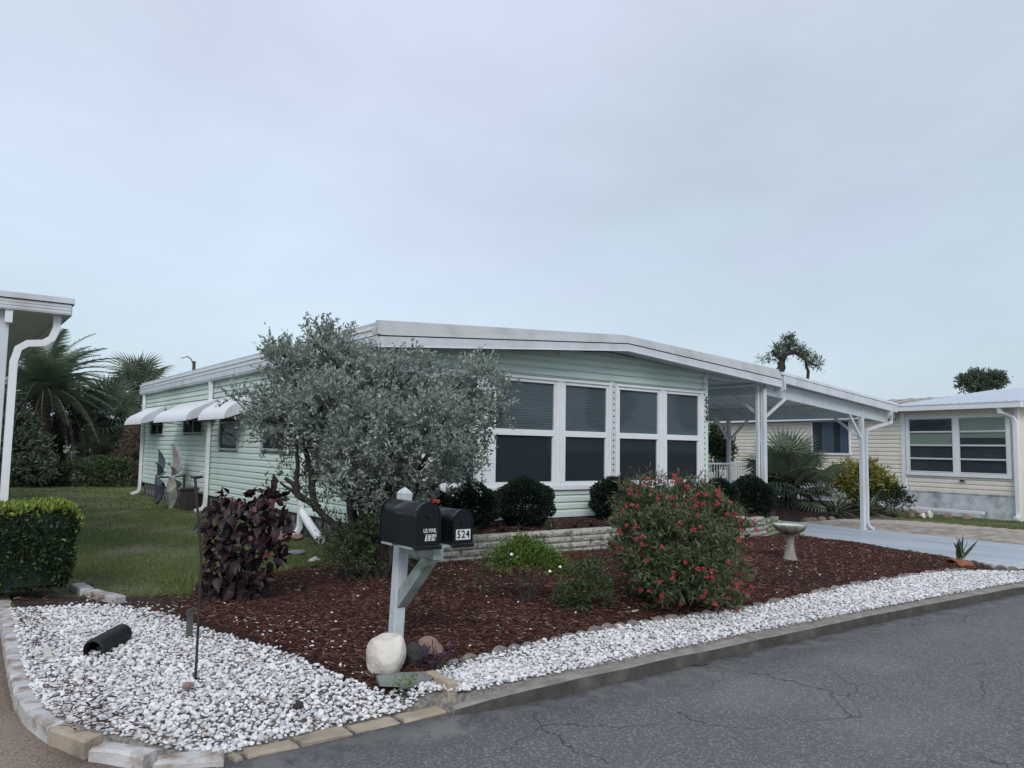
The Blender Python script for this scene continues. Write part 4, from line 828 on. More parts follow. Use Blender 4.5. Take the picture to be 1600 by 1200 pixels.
cb(MB().bbox(-.06, .02, -2.22, -2.04, .78, .87), 'outlet_cover', M['shade']); cb(MB().box(-.075, -.06, -2.19, -2.07, .80, .85), 'outlet', M['metal'])
rc = cb(MB().hexa([(-.35, -4.2, 3.14), (-.35, .02, 3.14), (5, .02, 3.16), (5, -4.2, 3.16), (-.35, -4.2, 3.32), (-.35, .02, 3.32), (6, .02, 4.22), (6, -4.2, 4.22)]), 'porch_roof', M['roofmetal'])
ribm = MB()
for k in range(15):
    y = -4.15+k*.295; cb(MB().hexa([(-.42, y, 3.325), (-.42, y+.06, 3.325), (6, y+.06, 4.23), (6, y, 4.23), (-.42, y+.015, 3.365), (-.42, y+.045, 3.365), (6, y+.045, 4.265), (6, y+.015, 4.265)]), 'roof_rib', M['roofmetal'], rc)
cb(MB().box(-.50, -.36, -4.25, .10, 3.14, 3.31).box(-.52, -.36, -4.26, .12, 3.312, 3.33), 'gutter', M['trim'], rc)
ro = cb(MB().hexa([(-.15, .03, 3.12), (-.15, 16, 3.12), (9.2, 16, 3.12), (9.2, .03, 3.12), (-.15, .03, 3.22), (-.15, 16, 3.22), (4.5, 16, 3.95), (4.5, .03, 3.95)]), 'roof', M['roofold'])
cb(MB().box(-.28, -.14, .14, 16.1, 2.92, 3.12).box(-.30, -.12, .14, 16.1, 3.12, 3.15), 'gutter', M['trim'], ro)
seams = MB()
for k in range(20): y = .1+k*.8; seams.hexa([(-.15, y, 3.222), (-.15, y+.05, 3.222), (4.5, y+.05, 3.952), (4.5, y, 3.952), (-.15, y, 3.25), (-.15, y+.05, 3.25), (4.5, y+.05, 3.98), (4.5, y, 3.98)])
cb(seams, 'roof_seam', M['roofold'], ro)
rtube([XF @ Vector(p) for p in [(-.42, -3.55, 3.16), (-.40, -3.6, 3.0), (-.12, -3.8, 2.85), (-.08, -3.86, 2.7), (-.08, -3.86, -.1), (-.12, -3.88, -.22), (-.35, -3.9, -.26)]], .12, .09, hor=tuple(d_)).build('downspout', M['trim'], Cr)
cb(MB().box(1.2, 9, -9, -3.9, -.4, 3.15), 'wing', M['cream'])
for k in range(18): cb(MB().prism(board_prof(.42+k*.147, .147, -1, 1.2), 1, -9, -3.9), 'siding_board', M['cream'], cw)

# ================================================================== WHITE CARPORT CORNER AT THE LEFT EDGE
NL = thing('carport', 'corner of a white carport roof with gutter downspout behind the clipped hedge', 'carport', (-6, 1, 0))
MB().box(-10, -4.28, -.95, 16, 3.03, 3.15).build('carport_roof', M['soffit'], NL)
fl = MB().box(-10, -4.22, -1.02, -.95, 3.00, 3.115).box(-4.27, -4.20, -.95, 16, 3.0, 3.115)
for k in range(3): fl.box(-10, -4.215, -1.026, -1.02, 3.012+k*.035, 3.03+k*.035)
fl.build('fascia', M['white'], NL)
MB().box(-10, -4.19, -1.045, -.95, 3.125, 3.185).box(-4.26, -4.18, -.95, 16, 3.125, 3.185).build('roof_edge', M['white'], NL)
MB().bbox(-4.87, -4.78, -.90, -.81, -.1, 3.03).build('post', M['white'], NL)
MB().box(-4.83, -4.76, -1.0, -.93, 2.86, 3.0).build('bracket', M['trim'], NL)
MB().box(-10, -4.78, -.88, -.82, 2.86, 3.03).build('beam', M['soffit'], NL)
rtube([(-4.33, -.85, 3.02), (-4.33, -.85, 2.86), (-4.37, -.85, 2.74), (-4.45, -.85, 2.68), (-4.60, -.85, 2.66), (-4.68, -.85, 2.60), (-4.715, -.85, 2.45), (-4.715, -.85, .2), (-4.72, -.87, .05)], .085, .075, hor=(0, 1, 0)).build('downspout', M['trim'], NL)
MB().box(-9, -4.72, -.6, -.5, 0, .55).box(-4.86, -4.6, -.98, -.7, 0, .08).build('kerb_wall', M['skirtw'], NL)

# ================================================================== MAILBOXES
PT = thing('mailbox_post', 'weathered white wooden post with pointed cap and diagonal brace carrying two black mailboxes', 'post', (-2.41, -5.37, 0))
tilt = Matrix.Translation((-2.41, -5.37, 0)) @ Matrix.Rotation(math.radians(2.2), 4, 'Y') @ Matrix.Translation((2.41, 5.37, 0))
MB().bbox(-2.456, -2.364, -5.416, -5.324, -.1, 1.17, .006).build('post', M['post'], PT, xf=tilt)
cap = MB().bbox(-2.456, -2.364, -5.416, -5.324, 1.172, 1.235, .003)
cap.add([(-2.458, -5.418, 1.236), (-2.362, -5.418, 1.236), (-2.362, -5.322, 1.236), (-2.458, -5.322, 1.236), (-2.438, -5.398, 1.262), (-2.382, -5.398, 1.262), (-2.382, -5.342, 1.262), (-2.438, -5.342, 1.262), (-2.41, -5.37, 1.288)], [(3, 2, 1, 0), (0, 1, 5, 4), (1, 2, 6, 5), (2, 3, 7, 6), (3, 0, 4, 7), (4, 5, 8), (5, 6, 8), (6, 7, 8), (7, 4, 8)])
cap.build('post_cap', M['post'], PT, xf=tilt)
MB().bbox(-2.42, -2.335, -5.93, -5.418, .79, .868, .005).build('arm', M['brace'], PT)
MB().bbox(-2.60, -2.12, -5.93, -5.72, .870, .888, .004).bbox(-2.60, -2.12, -5.62, -5.45, .870, .888, .004).build('mounting_board', M['brace'], PT)
MB().hexa([(-2.422, -5.416, .36), (-2.333, -5.416, .36), (-2.333, -5.416, .50), (-2.422, -5.416, .50), (-2.422, -5.87, .785), (-2.333, -5.87, .785), (-2.333, -5.76, .785), (-2.422, -5.76, .785)]).build('brace', M['brace'], PT)
def mailbox(x0, x1, yf, yb_, z0, z1, lab, grp, flag):
    w = (x1-x0); cx = (x0+x1)/2; r = w/2; hz = z1-r
    o = thing('mailbox', lab, 'mailbox', (cx, (yf+yb_)/2, z0), grp)
    arc = lambda k=0., n=14: [(cx-(r+k)*math.cos(PI*t/n), hz+(r+k)*math.sin(PI*t/n)) for t in range(n+1)]
    body = MB().prism([(x0, z0)]+arc()+[(x1, z0)], 1, yf+.012, yb_)
    for i, s in enumerate(body.f): body.sm[i] = len(s) == 4 and i > 2
    body.build('body', M['black'], o)
    MB().prism([(x0-.006, z0+.02)]+arc(.006)+[(x1+.006, z0+.02)]+[(x1-.004, z0+.02)]+arc(-.004)[::-1]+[(x0+.004, z0+.02)], 1, yf-.004, yf+.022).build('rim', M['black'], o); MB().prism([(x0-.005, z0)]+arc(.005)+[(x1+.005, z0)]+[(x1-.004, z0)]+arc(-.004)[::-1]+[(x0+.004, z0)], 1, yb_-.012, yb_+.004).build('rim', M['black'], o)
    MB().prism([(x0+.006, z0+.022)]+arc(-.006)+[(x1-.006, z0+.022)], 1, yf-.001, yf+.011).build('door', M['black'], o)
    MB().bbox(x0-.008, x1+.008, yf-.022, yf+.02, z0-.014, z0+.016, .004).build('door_hinge', M['black'], o)
    MB().bbox(cx-.022, cx+.022, yf-.016, yf-.002, z1-.098, z1-.086, .003).box(cx-.012, cx+.012, yf-.008, yf-.001, z1-.115, z1-.09).build('handle', M['black'], o)
    MB().box(x0-.003, x1+.003, yf+.02, yb_-.02, hz-.006, hz-.002).build('seam', M['black'], o)
    if flag:
        MB().bbox(x1+.006, x1+.012, yf+.12, yf+.145, z0+.10, z1+.018, .002).bbox(x1+.006, x1+.012, yf+.03, yf+.15, z1-.005, z1+.018, .002).build('flag', M['red'], o)
    return o
A = mailbox(-2.60, -2.405, -5.98, -5.43, .888, 1.205, 'larger black mailbox lettered US MAIL and 526, left of the post top', 'black mailboxes on the white post', True)
B = mailbox(-2.285, -2.125, -5.98, -5.50, .888, 1.145, 'smaller black mailbox with 524 on a white plate, right of the post', 'black mailboxes on the white post', False)
text('lettering', 'US MAIL', .042, (-2.490, -5.984, 1.006), (PI/2, 0, 0), M['wink'], A, bold=.0004, sx_=.72)
for i, ch in enumerate('526'):
    xx = -2.514+i*.030; MB().prism([(xx-.018, .936), (xx+.009, .936), (xx+.019, .980), (xx-.008, .980)], 1, -5.9845, -5.9825).build('number_plate', M['wink'], A)
    text('number', ch, .049, (xx+.0005, -5.9855, .958), (PI/2, 0, 0), M['ink'], A, shear=.2, bold=.0, sx_=.9)
MB().box(-2.268, -2.142, -5.9840, -5.9815, .928, 1.004).build('number_plate', M['wink'], B)
for i, ch in enumerate('524'): text('number', ch, .078, (-2.244+i*.039, -5.986, .966), (PI/2, 0, 0), M['ink'], B, bold=.0006, sx_=.85)
# ================================================================== SILVER TREE
def uw(base, u, w, z): return Vector(base)+Vector(RV)*u+Vector(FV)*w+Vector((0, 0, z))
TB = (-1.12, -2.50, .03)
TR = thing('silver_buttonwood_tree', 'bushy multi-stemmed tree with silvery grey-green leaves before the house corner', 'tree', TB)
s_ = .00743
q = lambda px, py, r: ((px-590)*s_, rng.uniform(-.35, .35), (905-py)*s_*.965, r*s_)
CL = [(432, 560, 34), (418, 525, 14), (430, 540, 20), (482, 528, 28), (480, 505, 16), (505, 520, 26), (525, 515, 18), (540, 560, 42), (480, 580, 48), (420, 598, 30), (378, 615, 16), (362, 610, 10), (392, 640, 24), (440, 640, 44), (420, 675, 22), (412, 655, 20), (520, 625, 52), (580, 600, 42), (605, 565, 20), (612, 545, 9), (640, 558, 18), (632, 535, 8), (668, 575, 26), (600, 660, 54), (655, 625, 48), (700, 605, 38), (724, 560, 18), (728, 540, 9), (748, 580, 30), (770, 585, 20), (758, 545, 7), (788, 598, 18), (775, 620, 20), (700, 655, 52), (650, 700, 50), (715, 705, 34), (742, 690, 22), (752, 645, 28), (780, 640, 14), (560, 695, 44), (500, 680, 38), (460, 700, 22), (600, 745, 40), (655, 748, 30), (690, 745, 22), (550, 745, 22), (625, 780, 26), (725, 735, 14), (662, 785, 18)]
clumps = [q(*c) for c in CL+[(480, 715, 20), (520, 720, 24), (580, 775, 22), (640, 775, 22), (690, 770, 14), (610, 800, 18), (540, 765, 20)]]
clumps += [(u*.9, w+rng.choice([-.55, .55]), z, r*.9) for (u, w, z, r) in clumps if r > .25]
v, f = twig_leaves(TB, clumps, 112, 13, .18, .058, .027, upb=.9, shell=.35)
low = [q(*c) for c in [(430, 760, 10), (445, 735, 10), (460, 748, 12), (470, 775, 10), (455, 715, 10), (500, 735, 10), (505, 800, 12), (520, 840, 18), (545, 860, 26), (560, 820, 22), (580, 860, 30), (600, 830, 26), (540, 780, 12), (600, 800, 22), (575, 790, 16), (530, 815, 12), (560, 870, 22), (500, 775, 8), (640, 830, 18), (655, 860, 14), (470, 740, 14), (490, 760, 14), (520, 770, 16), (610, 770, 22), (590, 820, 24), (640, 800, 20), (570, 750, 22), (530, 740, 18), (500, 850, 10), (575, 880, 20), (620, 880, 20), (550, 840, 22)]]
v2, f2 = twig_leaves(TB, low, 210, 7, .13, .046, .018, upb=.9, shell=.3)
bulk('crown', v, f, M['silver'], TR, kind='stuff'); bulk('low_foliage', v2, f2, M['lgreen'], TR, kind='stuff', label='darker green shoots among the stems')
print('tree tris', len(f)+len(f2))
stems = MB()
def limb(pts, r0, r1, n=8, mb=stems, base=TB, sc=s_, cx=590, cy=905, wv=.12):
    P = []
    for i, p in enumerate(pts): P.append(uw(base, (p[0]-cx)*sc, (p[2] if len(p) > 2 else 0), (cy-p[1])*sc))
    # refine with slight wobble
    Q = [P[0]]
    for a, b in zip(P, P[1:]):
        for t in (.33, .66): Q.append(a.lerp(b, t)+Vector(rng.normal(size=3))*(b-a).length*.04)
        Q.append(b)
    k = len(Q); mb.tube(Q, [r0+(r1-r0)*i/(k-1) for i in range(k)], n)
limb([(600, 908, 0), (572, 868, -.05), (520, 812, -.1), (478, 778, -.1), (445, 745, -.1)], .060, .022)
limb([(478, 780, -.1), (458, 765, -.1), (440, 752, -.15)], .03, .012)
limb([(497, 795, -.1), (487, 740, -.1), (470, 690, -.1), (465, 640, 0), (450, 590, 0), (432, 540, 0)], .045, .012)
limb([(466, 775, -.1), (465, 730, -.1), (462, 700, -.05), (440, 660, 0), (400, 625, 0)], .032, .010)
limb([(598, 905, .05), (590, 850, .05), (560, 780, .1), (545, 700, .1), (540, 600, .1), (530, 540, .1)], .06, .014)
limb([(605, 905, 0), (600, 830, .1), (605, 760, .1), (612, 680, .1), (620, 590, .1)], .06, .016)
limb([(612, 905, 0), (622, 850, 0), (640, 780, 0), (670, 700, 0), (700, 630, 0), (745, 590, 0)], .055, .012)
limb([(586, 905, -.1), (560, 840, -.1), (548, 790, -.1), (540, 740, 0), (495, 640, 0), (480, 530, 0)], .05, .012)
limb([(545, 795, .15), (550, 720, .15), (548, 660, .15)], .055, .035)
limb([(600, 890, .1), (560, 840, .15), (545, 790, .15)], .06, .05)
limb([(575, 900, -.15), (590, 860, -.1), (572, 820, -.1), (580, 760, -.1)], .035, .02)
limb([(605, 905, -.1), (618, 870, -.15), (610, 820, -.1), (630, 740, -.1)], .04, .02)
for i in range(46):
    c = clumps[rng.integers(len(CL))]; a = uw(TB, c[0]*.55, c[1]*.5, c[2]*.72+.25); b = uw(TB, c[0], c[1], c[2]); e = b+Vector(rng.normal(size=3))*.08+Vector((0, 0, c[3]*.7))
    stems.tube([a, a.lerp(b, .5)+Vector(rng.normal(size=3))*.05, b, e], [.012, .008, .006, .003], 5)
for i in range(22):      # thin suckers round the base
    x = rng.uniform(520, 660); h = rng.uniform(60, 130); stems.tube([uw(TB, (x-590)*s_*.5, rng.uniform(-.2, .2), 0), uw(TB, (x-590)*s_*.9, rng.uniform(-.3, .2), h*s_*.5), uw(TB, (x-590)*s_*1.1, rng.uniform(-.3, .2), h*s_)], [.012, .008, .004], 5)
stems.build('trunk', M['bark'], TR)

# ================================================================== CLIPPED HEDGE (left)
HB = thing('clipped_hedge', 'box-clipped green hedge with bright yellow-green new growth on top at the left edge', 'hedge', (-4.55, -1.3, 0))
Rm = np.eye(3)
def hedge_pts(n, top=False):
    p = rng.random((n, 3)); P = np.empty((n, 3)); L_, D_, Hh = 1.22, .85, .92
    if top: P[:, 0] = p[:, 0]*L_; P[:, 1] = p[:, 1]*D_; P[:, 2] = Hh+.016*rng.normal(size=n)-np.clip(.16-(L_-P[:, 0]), 0, None)**2*4-np.clip(.12-P[:, 1], 0, None)**2*4+.012*np.sin(P[:, 0]*8)
    else:
        P = p*np.array([L_, D_, Hh]); s = rng.integers(0, 3, n); e = .05*np.abs(rng.normal(size=n)); P[s == 0, 1] = e[s == 0]; P[s == 1, 0] = L_-e[s == 1]
        taper = .05*(1-P[:, 2:3]/Hh); P[:, 0:1] = P[:, 0:1]*(1-taper)
        P = P[~((P[:, 2] < .10))]
        ov = np.clip(P[:, 2]-(Hh-.22), 0, None)**2*3.2; P[:, 1] += np.where(P[:, 1] < .3, ov*.8, 0); P[:, 0] -= np.where(P[:, 0] > L_-.3, ov*1.1, 0); un = np.clip(.35-P[:, 2], 0, None)*.35; P[:, 0] -= np.where(P[:, 0] > L_-.3, un, 0); P[:, 1] += np.where(P[:, 1] < .3, un, 0)
        P[:, :2] += .025*np.sin(P[:, [1, 0]]*9+P[:, 2:3]*7)
    return P
o0 = np.array([-5.29, -1.66, 0])
P1 = hedge_pts(9000); P2 = hedge_pts(2600, True)
P1 = P1@Rm.T+o0; P2 = P2@Rm.T+o0
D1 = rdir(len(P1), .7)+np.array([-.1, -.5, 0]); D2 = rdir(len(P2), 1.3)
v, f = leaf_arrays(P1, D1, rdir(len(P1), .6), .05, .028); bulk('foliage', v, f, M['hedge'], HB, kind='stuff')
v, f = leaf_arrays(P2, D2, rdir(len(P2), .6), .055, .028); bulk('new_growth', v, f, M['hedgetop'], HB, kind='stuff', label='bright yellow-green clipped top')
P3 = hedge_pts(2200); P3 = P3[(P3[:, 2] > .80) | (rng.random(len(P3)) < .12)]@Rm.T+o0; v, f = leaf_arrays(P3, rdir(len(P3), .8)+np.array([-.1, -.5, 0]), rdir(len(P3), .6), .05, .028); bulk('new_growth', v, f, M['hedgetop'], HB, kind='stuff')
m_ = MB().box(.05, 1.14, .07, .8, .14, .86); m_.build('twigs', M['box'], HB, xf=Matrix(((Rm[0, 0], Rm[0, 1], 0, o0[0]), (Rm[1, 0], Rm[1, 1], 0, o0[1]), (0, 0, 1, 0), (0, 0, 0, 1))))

# ================================================================== BALLS OF CLIPPED SHRUB
def ball(name, c, r, label, group, m=M['box'], n=17000, ln=.045, wd=.020, cat='shrub', zs=.88):
    o = thing(name, label, cat, (c[0], c[1], .33), group)
    d = rdir(n, .15); rad = r*(.45+.55*rng.random(n)**.5)*(1+.06*np.sin(d[:, 0]*7+c[0])+.06*np.sin(d[:, 2]*9+c[1]*3)+.03*np.sin(d[:, 1]*17+d[:, 0]*13+c[0]*5)); P = np.array(c)+d*rad[:, None]*np.array([1, 1, zs])
    ok = P[:, 2] > .34; P = P[ok]; d = d[ok]; v, f = leaf_arrays(P, unit(d+rdir(len(P), .3)*.7), rdir(len(P), .5), ln, wd); bulk('foliage', v, f, m, o, kind='stuff')
    st = MB()
    for k in range(6):
        a = k*1.05; st.tube([(c[0]+.04*math.cos(a), c[1]+.04*math.sin(a), .32), (c[0]+r*.4*math.cos(a), c[1]+r*.4*math.sin(a), c[2]), (c[0]+r*.6*math.cos(a), c[1]+r*.6*math.sin(a), c[2]+r*.4)], [.02, .012, .005], 6)
    st.build('stem', M['bark'], o); return o
BG = 'clipped dark shrubs under the windows'
ball('clipped_shrub', (.55, -.75, .70), .40, 'dark clipped shrub in the raised bed, the farthest left behind the mailboxes', BG)
ball('clipped_shrub', (1.40, -.75, .70), .42, 'dark clipped shrub behind the 524 mailbox, left of the round one below the widest window', BG)
ball('clipped_shrub', (2.42, -.75, .72), .47, 'round dark clipped shrub below the widest window pane', BG, n=20000)
ball('clipped_shrub', (4.50, -.75, .72), .46, 'dark clipped shrub partly behind the red-flowering bush', BG)
ball('clipped_shrub', (7.30, -.80, .70), .40, 'small dark clipped shrub peeping over the red-flowering bush at the house corner', BG)
ball('clipped_shrub', (8.45, -.72, .66), .50, 'dark clipped shrub at the foot of the carport post', BG, n=20000)

# ================================================================== RED-FLOWERING BUSH
RB0 = (.68, -5.35, gz(.7)); RBs = 7.6/1212
RBt = thing('flowering_bush', 'large loose bush covered in coral red pompom flowers between the gravel and the raised bed', 'shrub', RB0)
rq = lambda px, py, r: ((px-1078)*RBs*.92+.20, rng.uniform(-.2, .2), (957-py)*RBs*.92, r*RBs*.86)
RC = [(1085, 790, 38), (1050, 785, 34), (1110, 770, 24), (990, 775, 34), (1020, 760, 30), (1055, 755, 28), (1090, 765, 34), (1120, 785, 36), (1150, 800, 34), (1168, 815, 22), (985, 815, 36), (1020, 810, 50), (1070, 815, 56), (1120, 840, 50), (1160, 850, 26), (980, 855, 26), (1010, 870, 44), (1060, 880, 55), (1110, 890, 50), (1150, 890, 30), (1000, 905, 30), (1040, 925, 36), (1090, 925, 36), (1130, 925, 32), (1165, 905, 16), (1060, 940, 26), (1100, 945, 24), (968, 790, 14), (975, 760, 14), (1178, 870, 10), (1030, 945, 18)]
rc_ = [rq(*c) for c in RC]; rc_ += [(u*.9, .5, z*.97, r) for (u, w, z, r) in rc_ if r > .2]+[(u*.8, -.45, z*.95, r*.9) for (u, w, z, r) in rc_ if r > .22]
v, f = twig_leaves(RB0, rc_, 190, 12, .11, .066, .015, upb=.7, shell=.4, jl=.7)
ok = v.reshape(-1, 4, 3)[:, :, 2].min(1) > RB0[2]+.02; n = len(v)//4; fi = f[:, 0]//4; bulk('foliage', v, f[ok[fi]], M['redleaf'], RBt, kind='stuff')
tops = [c for c in rc_ if c[2] > 1.0]; v, f = twig_leaves(RB0, [(c[0], c[1], c[2]+.05, c[3]) for c in tops], 45, 8, .13, .055, .012, upb=1.3, shell=.8); bulk('new_growth', v, f, M['redtop'], RBt, kind='stuff', label='bronze-tinted shoots at the top')
st = MB()
for k in range(26):
    c = rc_[rng.integers(len(rc_))]; st.tube([Vector(RB0)+Vector((rng.uniform(-.1, .1), rng.uniform(-.1, .1), 0)), uw(RB0, c[0]*.6, c[1]*.6, c[2]*.5), uw(RB0, c[0], c[1], c[2])], [.014, .01, .005], 5)
st.build('stem', M['bark'], RBt)
fl_meshes = []
for k in range(3):      # a pompom of short petals
    n = 34; d = rdir(n, .2); P = d*.006; vv, ff = leaf_arrays(P, d+rng.normal(size=(n, 3))*.15, rdir(n), .024+.010*rng.random(n), .012, .2)
    o = bulk('flower', vv, ff, M['flower'], None); fl_meshes.append(o.data); bpy.data.objects.remove(o)
cnt = 0; FP = []
for _ in range(4000):
    c = rc_[rng.integers(len(rc_))]; d = rdir(1, .25)[0]; d = unit(d-FV*1.0)
    p = np.array(uw(RB0, c[0], c[1], c[2]))+d*(c[3]+.05)
    # keep only those that stick out of every clump
    if any(np.linalg.norm(p-np.array(uw(RB0, k[0], k[1], k[2]))) < k[3]*.98+.02 for k in rc_): continue
    if p[2] < RB0[2]+.08: continue
    if any(np.linalg.norm(p-q_) < .055 for q_ in FP): continue
    FP.append(p)
    if len(FP) >= 135: break
print('flowers', len(FP))
for p in FP:
    o = link('flower', fl_meshes[cnt % 3], RBt); o.location = Vector(p)-origin(RBt); s = random.uniform(.55, .95); o.scale = (s, s, s); o.rotation_euler = (random.random()*6, random.random()*6, 0); cnt += 1

# ================================================================== BURGUNDY BUSH, its big leaves one by one
BB = (-2.86, -2.95, .0)
BU = thing('burgundy_bush', 'dark burgundy bush of drooping heart-shaped leaves beside the thin metal rod', 'shrub', BB)
def big_leaf(L_, Wd, m, n=5, droop=.3):
    out_ = []; 
    for i in range(n+1):
        t = i/n; w = Wd/2*math.sin(PI*min(1, t**.62))*(1-.15*t) if 0 < t < 1 else .0015; zz = -droop*L_*t*t
        out_.append((t*L_, w, zz+abs(w)*.35)); out_.append((t*L_, 0, zz)); out_.append((t*L_, -w, zz+abs(w)*.35))
    m_ = MB(); m_.add(out_, [(i*3+a, i*3+a+1, (i+1)*3+a+1, (i+1)*3+a) for i in range(n) for a in (0, 1)], 0, True); return m_.mesh('leaf', m)
lmA = [big_leaf(.135, .095, M['burg']), big_leaf(.115, .08, M['burg'], droop=.5)]; lmR = big_leaf(.12, .075, M['burgred'])
bq = .00619
BC = [(325, 840, 26), (375, 935, 30), (330, 935, 26), (415, 820, 20), (330, 800, 34), (365, 800, 38), (395, 815, 30), (405, 780, 18), (350, 850, 42), (390, 860, 36), (322, 860, 24), (340, 905, 38), (380, 905, 30), (322, 915, 16), (350, 935, 30), (395, 770, 12), (340, 775, 16), (322, 820, 22), (410, 845, 16)]
bst = MB(); k = 0
for (px, py, r) in BC:
    c = uw(BB, (px-355)*bq, rng.uniform(-.1, .15), (950-py)*bq*.94); bst.tube([Vector(BB)+Vector((rng.uniform(-.08, .08), rng.uniform(-.08, .08), 0)), Vector(BB).lerp(c, .55)+Vector((0, 0, .08)), c], [.014, .011, .006], 6)
bst.build('stem', M['bark'], BU)
v, f = twig_leaves(BB, [((px-355)*bq, .06, (950-py)*bq, r*bq*.8) for px, py, r in BC], 34, 4, .08, .12, .07, upb=.1, shell=.1); ok = v.reshape(-1, 4, 3)[:, :, 2].min(1) > .02; bulk('inner_foliage', v, f[ok[f[:, 0]//4]], M['burg'], BU, kind='stuff')
tot = sum(c[2]**2 for c in BC)
for (px, py, r) in BC:
    n = int(296*r*r/tot)
    for i in range(n):
        d = rdir(1, .25)[0]; d = unit(d-FV*.35); c = np.array(uw(BB, (px-355)*bq, 0, (950-py)*bq*.95))+d*r*bq*rng.uniform(.55, 1.05)
        if c[2] < .04: c[2] = .05
        hz_ = Vector((d[0], d[1], 0)).normalized() if abs(d[0])+abs(d[1]) > .01 else Vector((1, 0, 0)); dr = (hz_*rng.uniform(.3, 1)+Vector((0, 0, rng.uniform(-1.0, .1)))+Vector(rng.normal(size=3))*.25).normalized()
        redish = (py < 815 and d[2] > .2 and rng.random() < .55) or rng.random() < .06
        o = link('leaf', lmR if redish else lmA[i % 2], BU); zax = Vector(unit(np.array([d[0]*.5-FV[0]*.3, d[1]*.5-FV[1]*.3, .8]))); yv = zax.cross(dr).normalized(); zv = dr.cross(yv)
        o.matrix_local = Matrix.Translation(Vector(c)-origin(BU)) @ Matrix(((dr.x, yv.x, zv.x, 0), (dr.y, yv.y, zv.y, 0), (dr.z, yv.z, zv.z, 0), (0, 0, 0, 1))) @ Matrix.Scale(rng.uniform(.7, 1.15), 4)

# ================================================================== SMALLER PLANTS OF THE FRONT BED
def small_bush(name, base, clumps, m, label, cat='plant', n_tw=90, n_lf=7, twl=.08, ln=.03, wd=.014, stems_=8, shell=.4, upb=.8, group=None, stem_r=.006, smat='bark'):
    o = thing(name, label, cat, base, group); v, f = twig_leaves(base, clumps, n_tw, n_lf, twl, ln, wd, upb=upb, shell=shell)
    bulk('foliage', v, f, m, o, kind='stuff'); s = MB()
    for k in range(stems_):
        c = clumps[k % len(clumps)]; s.tube([Vector(base)+Vector((rng.uniform(-.02, .02), rng.uniform(-.02, .02), -.01)), uw(base, c[0]*.5, c[1]*.5, c[2]*.55), uw(base, c[0], c[1], c[2])], [stem_r, stem_r*.7, stem_r*.4], 5)
    s.build('stem', M[smat], o); return o
lb = small_bush('lime_bush', (-.57, -4.64, .05), [(-.16, 0, .50, .11), (-.02, 0, .55, .12), (.12, 0, .50, .11), (.24, 0, .45, .09), (.34, 0, .38, .07), (-.24, 0, .46, .08), (.05, .12, .48, .12), (.33, .03, .34, .06), (-.05, -.1, .46, .08), (-.2, .05, .40, .07)], M['lime'], 'bright yellow-green little bush with tiny white flowers on a bare stem in the mulch', stems_=5, n_tw=1100, stem_r=.011, ln=.028, wd=.016)
for p in [(-.14, -.12, .52), (-.08, -.12, .50), (.34, -.08, .40), (.24, -.1, .36)]:
    o = link('flower', MB().lathe([(.0, .004), (.011, .008), (.016, .002)], n=8).add([(.011*math.cos(a), .011*math.sin(a), .009) for a in np.linspace(0, 2*PI, 6, endpoint=False)], [tuple(range(6))]).mesh('flower', M['trim']), lb); o.location = uw((0, 0, 0), *p); o.rotation_euler = (.9, 0, -.5)
small_bush('low_shrub', (-.22, -5.08, .03), [(-.12, 0, .18, .10), (.0, 0, .16, .12), (.1, 0, .30, .10), (.18, 0, .24, .10), (.05, .1, .38, .09), (.14, .1, .40, .07), (-.2, 0, .08, .08), (.24, 0, .12, .07), (-.08, 0, .06, .10), (-.05, .05, .33, .07)], M['lgreen'], 'loose dark green low shrub left of the red-flowering bush', n_tw=650, ln=.035, wd=.015, stems_=16)
small_bush('thin_plant', (.05, -3.2, .05), [(-.05, 0, .30, .06), (.05, 0, .42, .05), (0, 0, .2, .09), (-.1, 0, .15, .07), (.1, 0, .2, .06), (.18, 0, .05, .06)], M['redleaf'], 'thin reddish-green upright plant before the block wall', n_tw=260, ln=.05, wd=.012, stems_=8)
small_bush('seedling', (-.62, -4.0, .05), [(0, 0, .12, .06), (-.06, 0, .2, .04), (.03, 0, .05, .06)], M['lgreen'], 'small sparse green seedling in the mulch under the 524 mailbox', n_tw=160, ln=.03, wd=.012)
small_bush('shoot', (-.57, -4.70, .05), [(0, 0, .24, .05), (.02, 0, .30, .04)], M['lgreen'], 'leafy green shoot at the foot of the lime bush stem', n_tw=200, ln=.04, wd=.014)
small_bush('weed', (-2.86, -6.33, .03), [(0, 0, .03, .05), (.04, 0, .02, .04), (-.05, 0, .02, .03)], M['lime'], 'tuft of bright green weed in the gravel below the flat slate', n_tw=300, ln=.03, wd=.008, stems_=3)
small_bush('weed', (-2.50, -6.22, .03), [(0, 0, .02, .04), (.03, .05, .02, .03)], M['lgreen'], 'small dark green weed in the gravel right of the timber stub', n_tw=200, ln=.03, wd=.008, stems_=3)
small_bush('purple_plant', (-2.38, -5.98, .04), [(0, 0, .06, .06), (.05, 0, .05, .05), (-.05, 0, .05, .05), (.09, 0, .02, .04)], M['purple'], 'low purple-leaved plant at the end of the scalloped edging', n_tw=260, ln=.06, wd=.012, stems_=4)
small_bush('low_shrub', (-1.05, -1.35, .02), [(0, 0, .12, .14), (.2, 0, .18, .15), (-.2, .1, .1, .12), (.35, .1, .25, .15)], M['lgreen'], 'low green growth at the foot of the silver tree by the grass', n_tw=200, ln=.06, wd=.010, stems_=6)

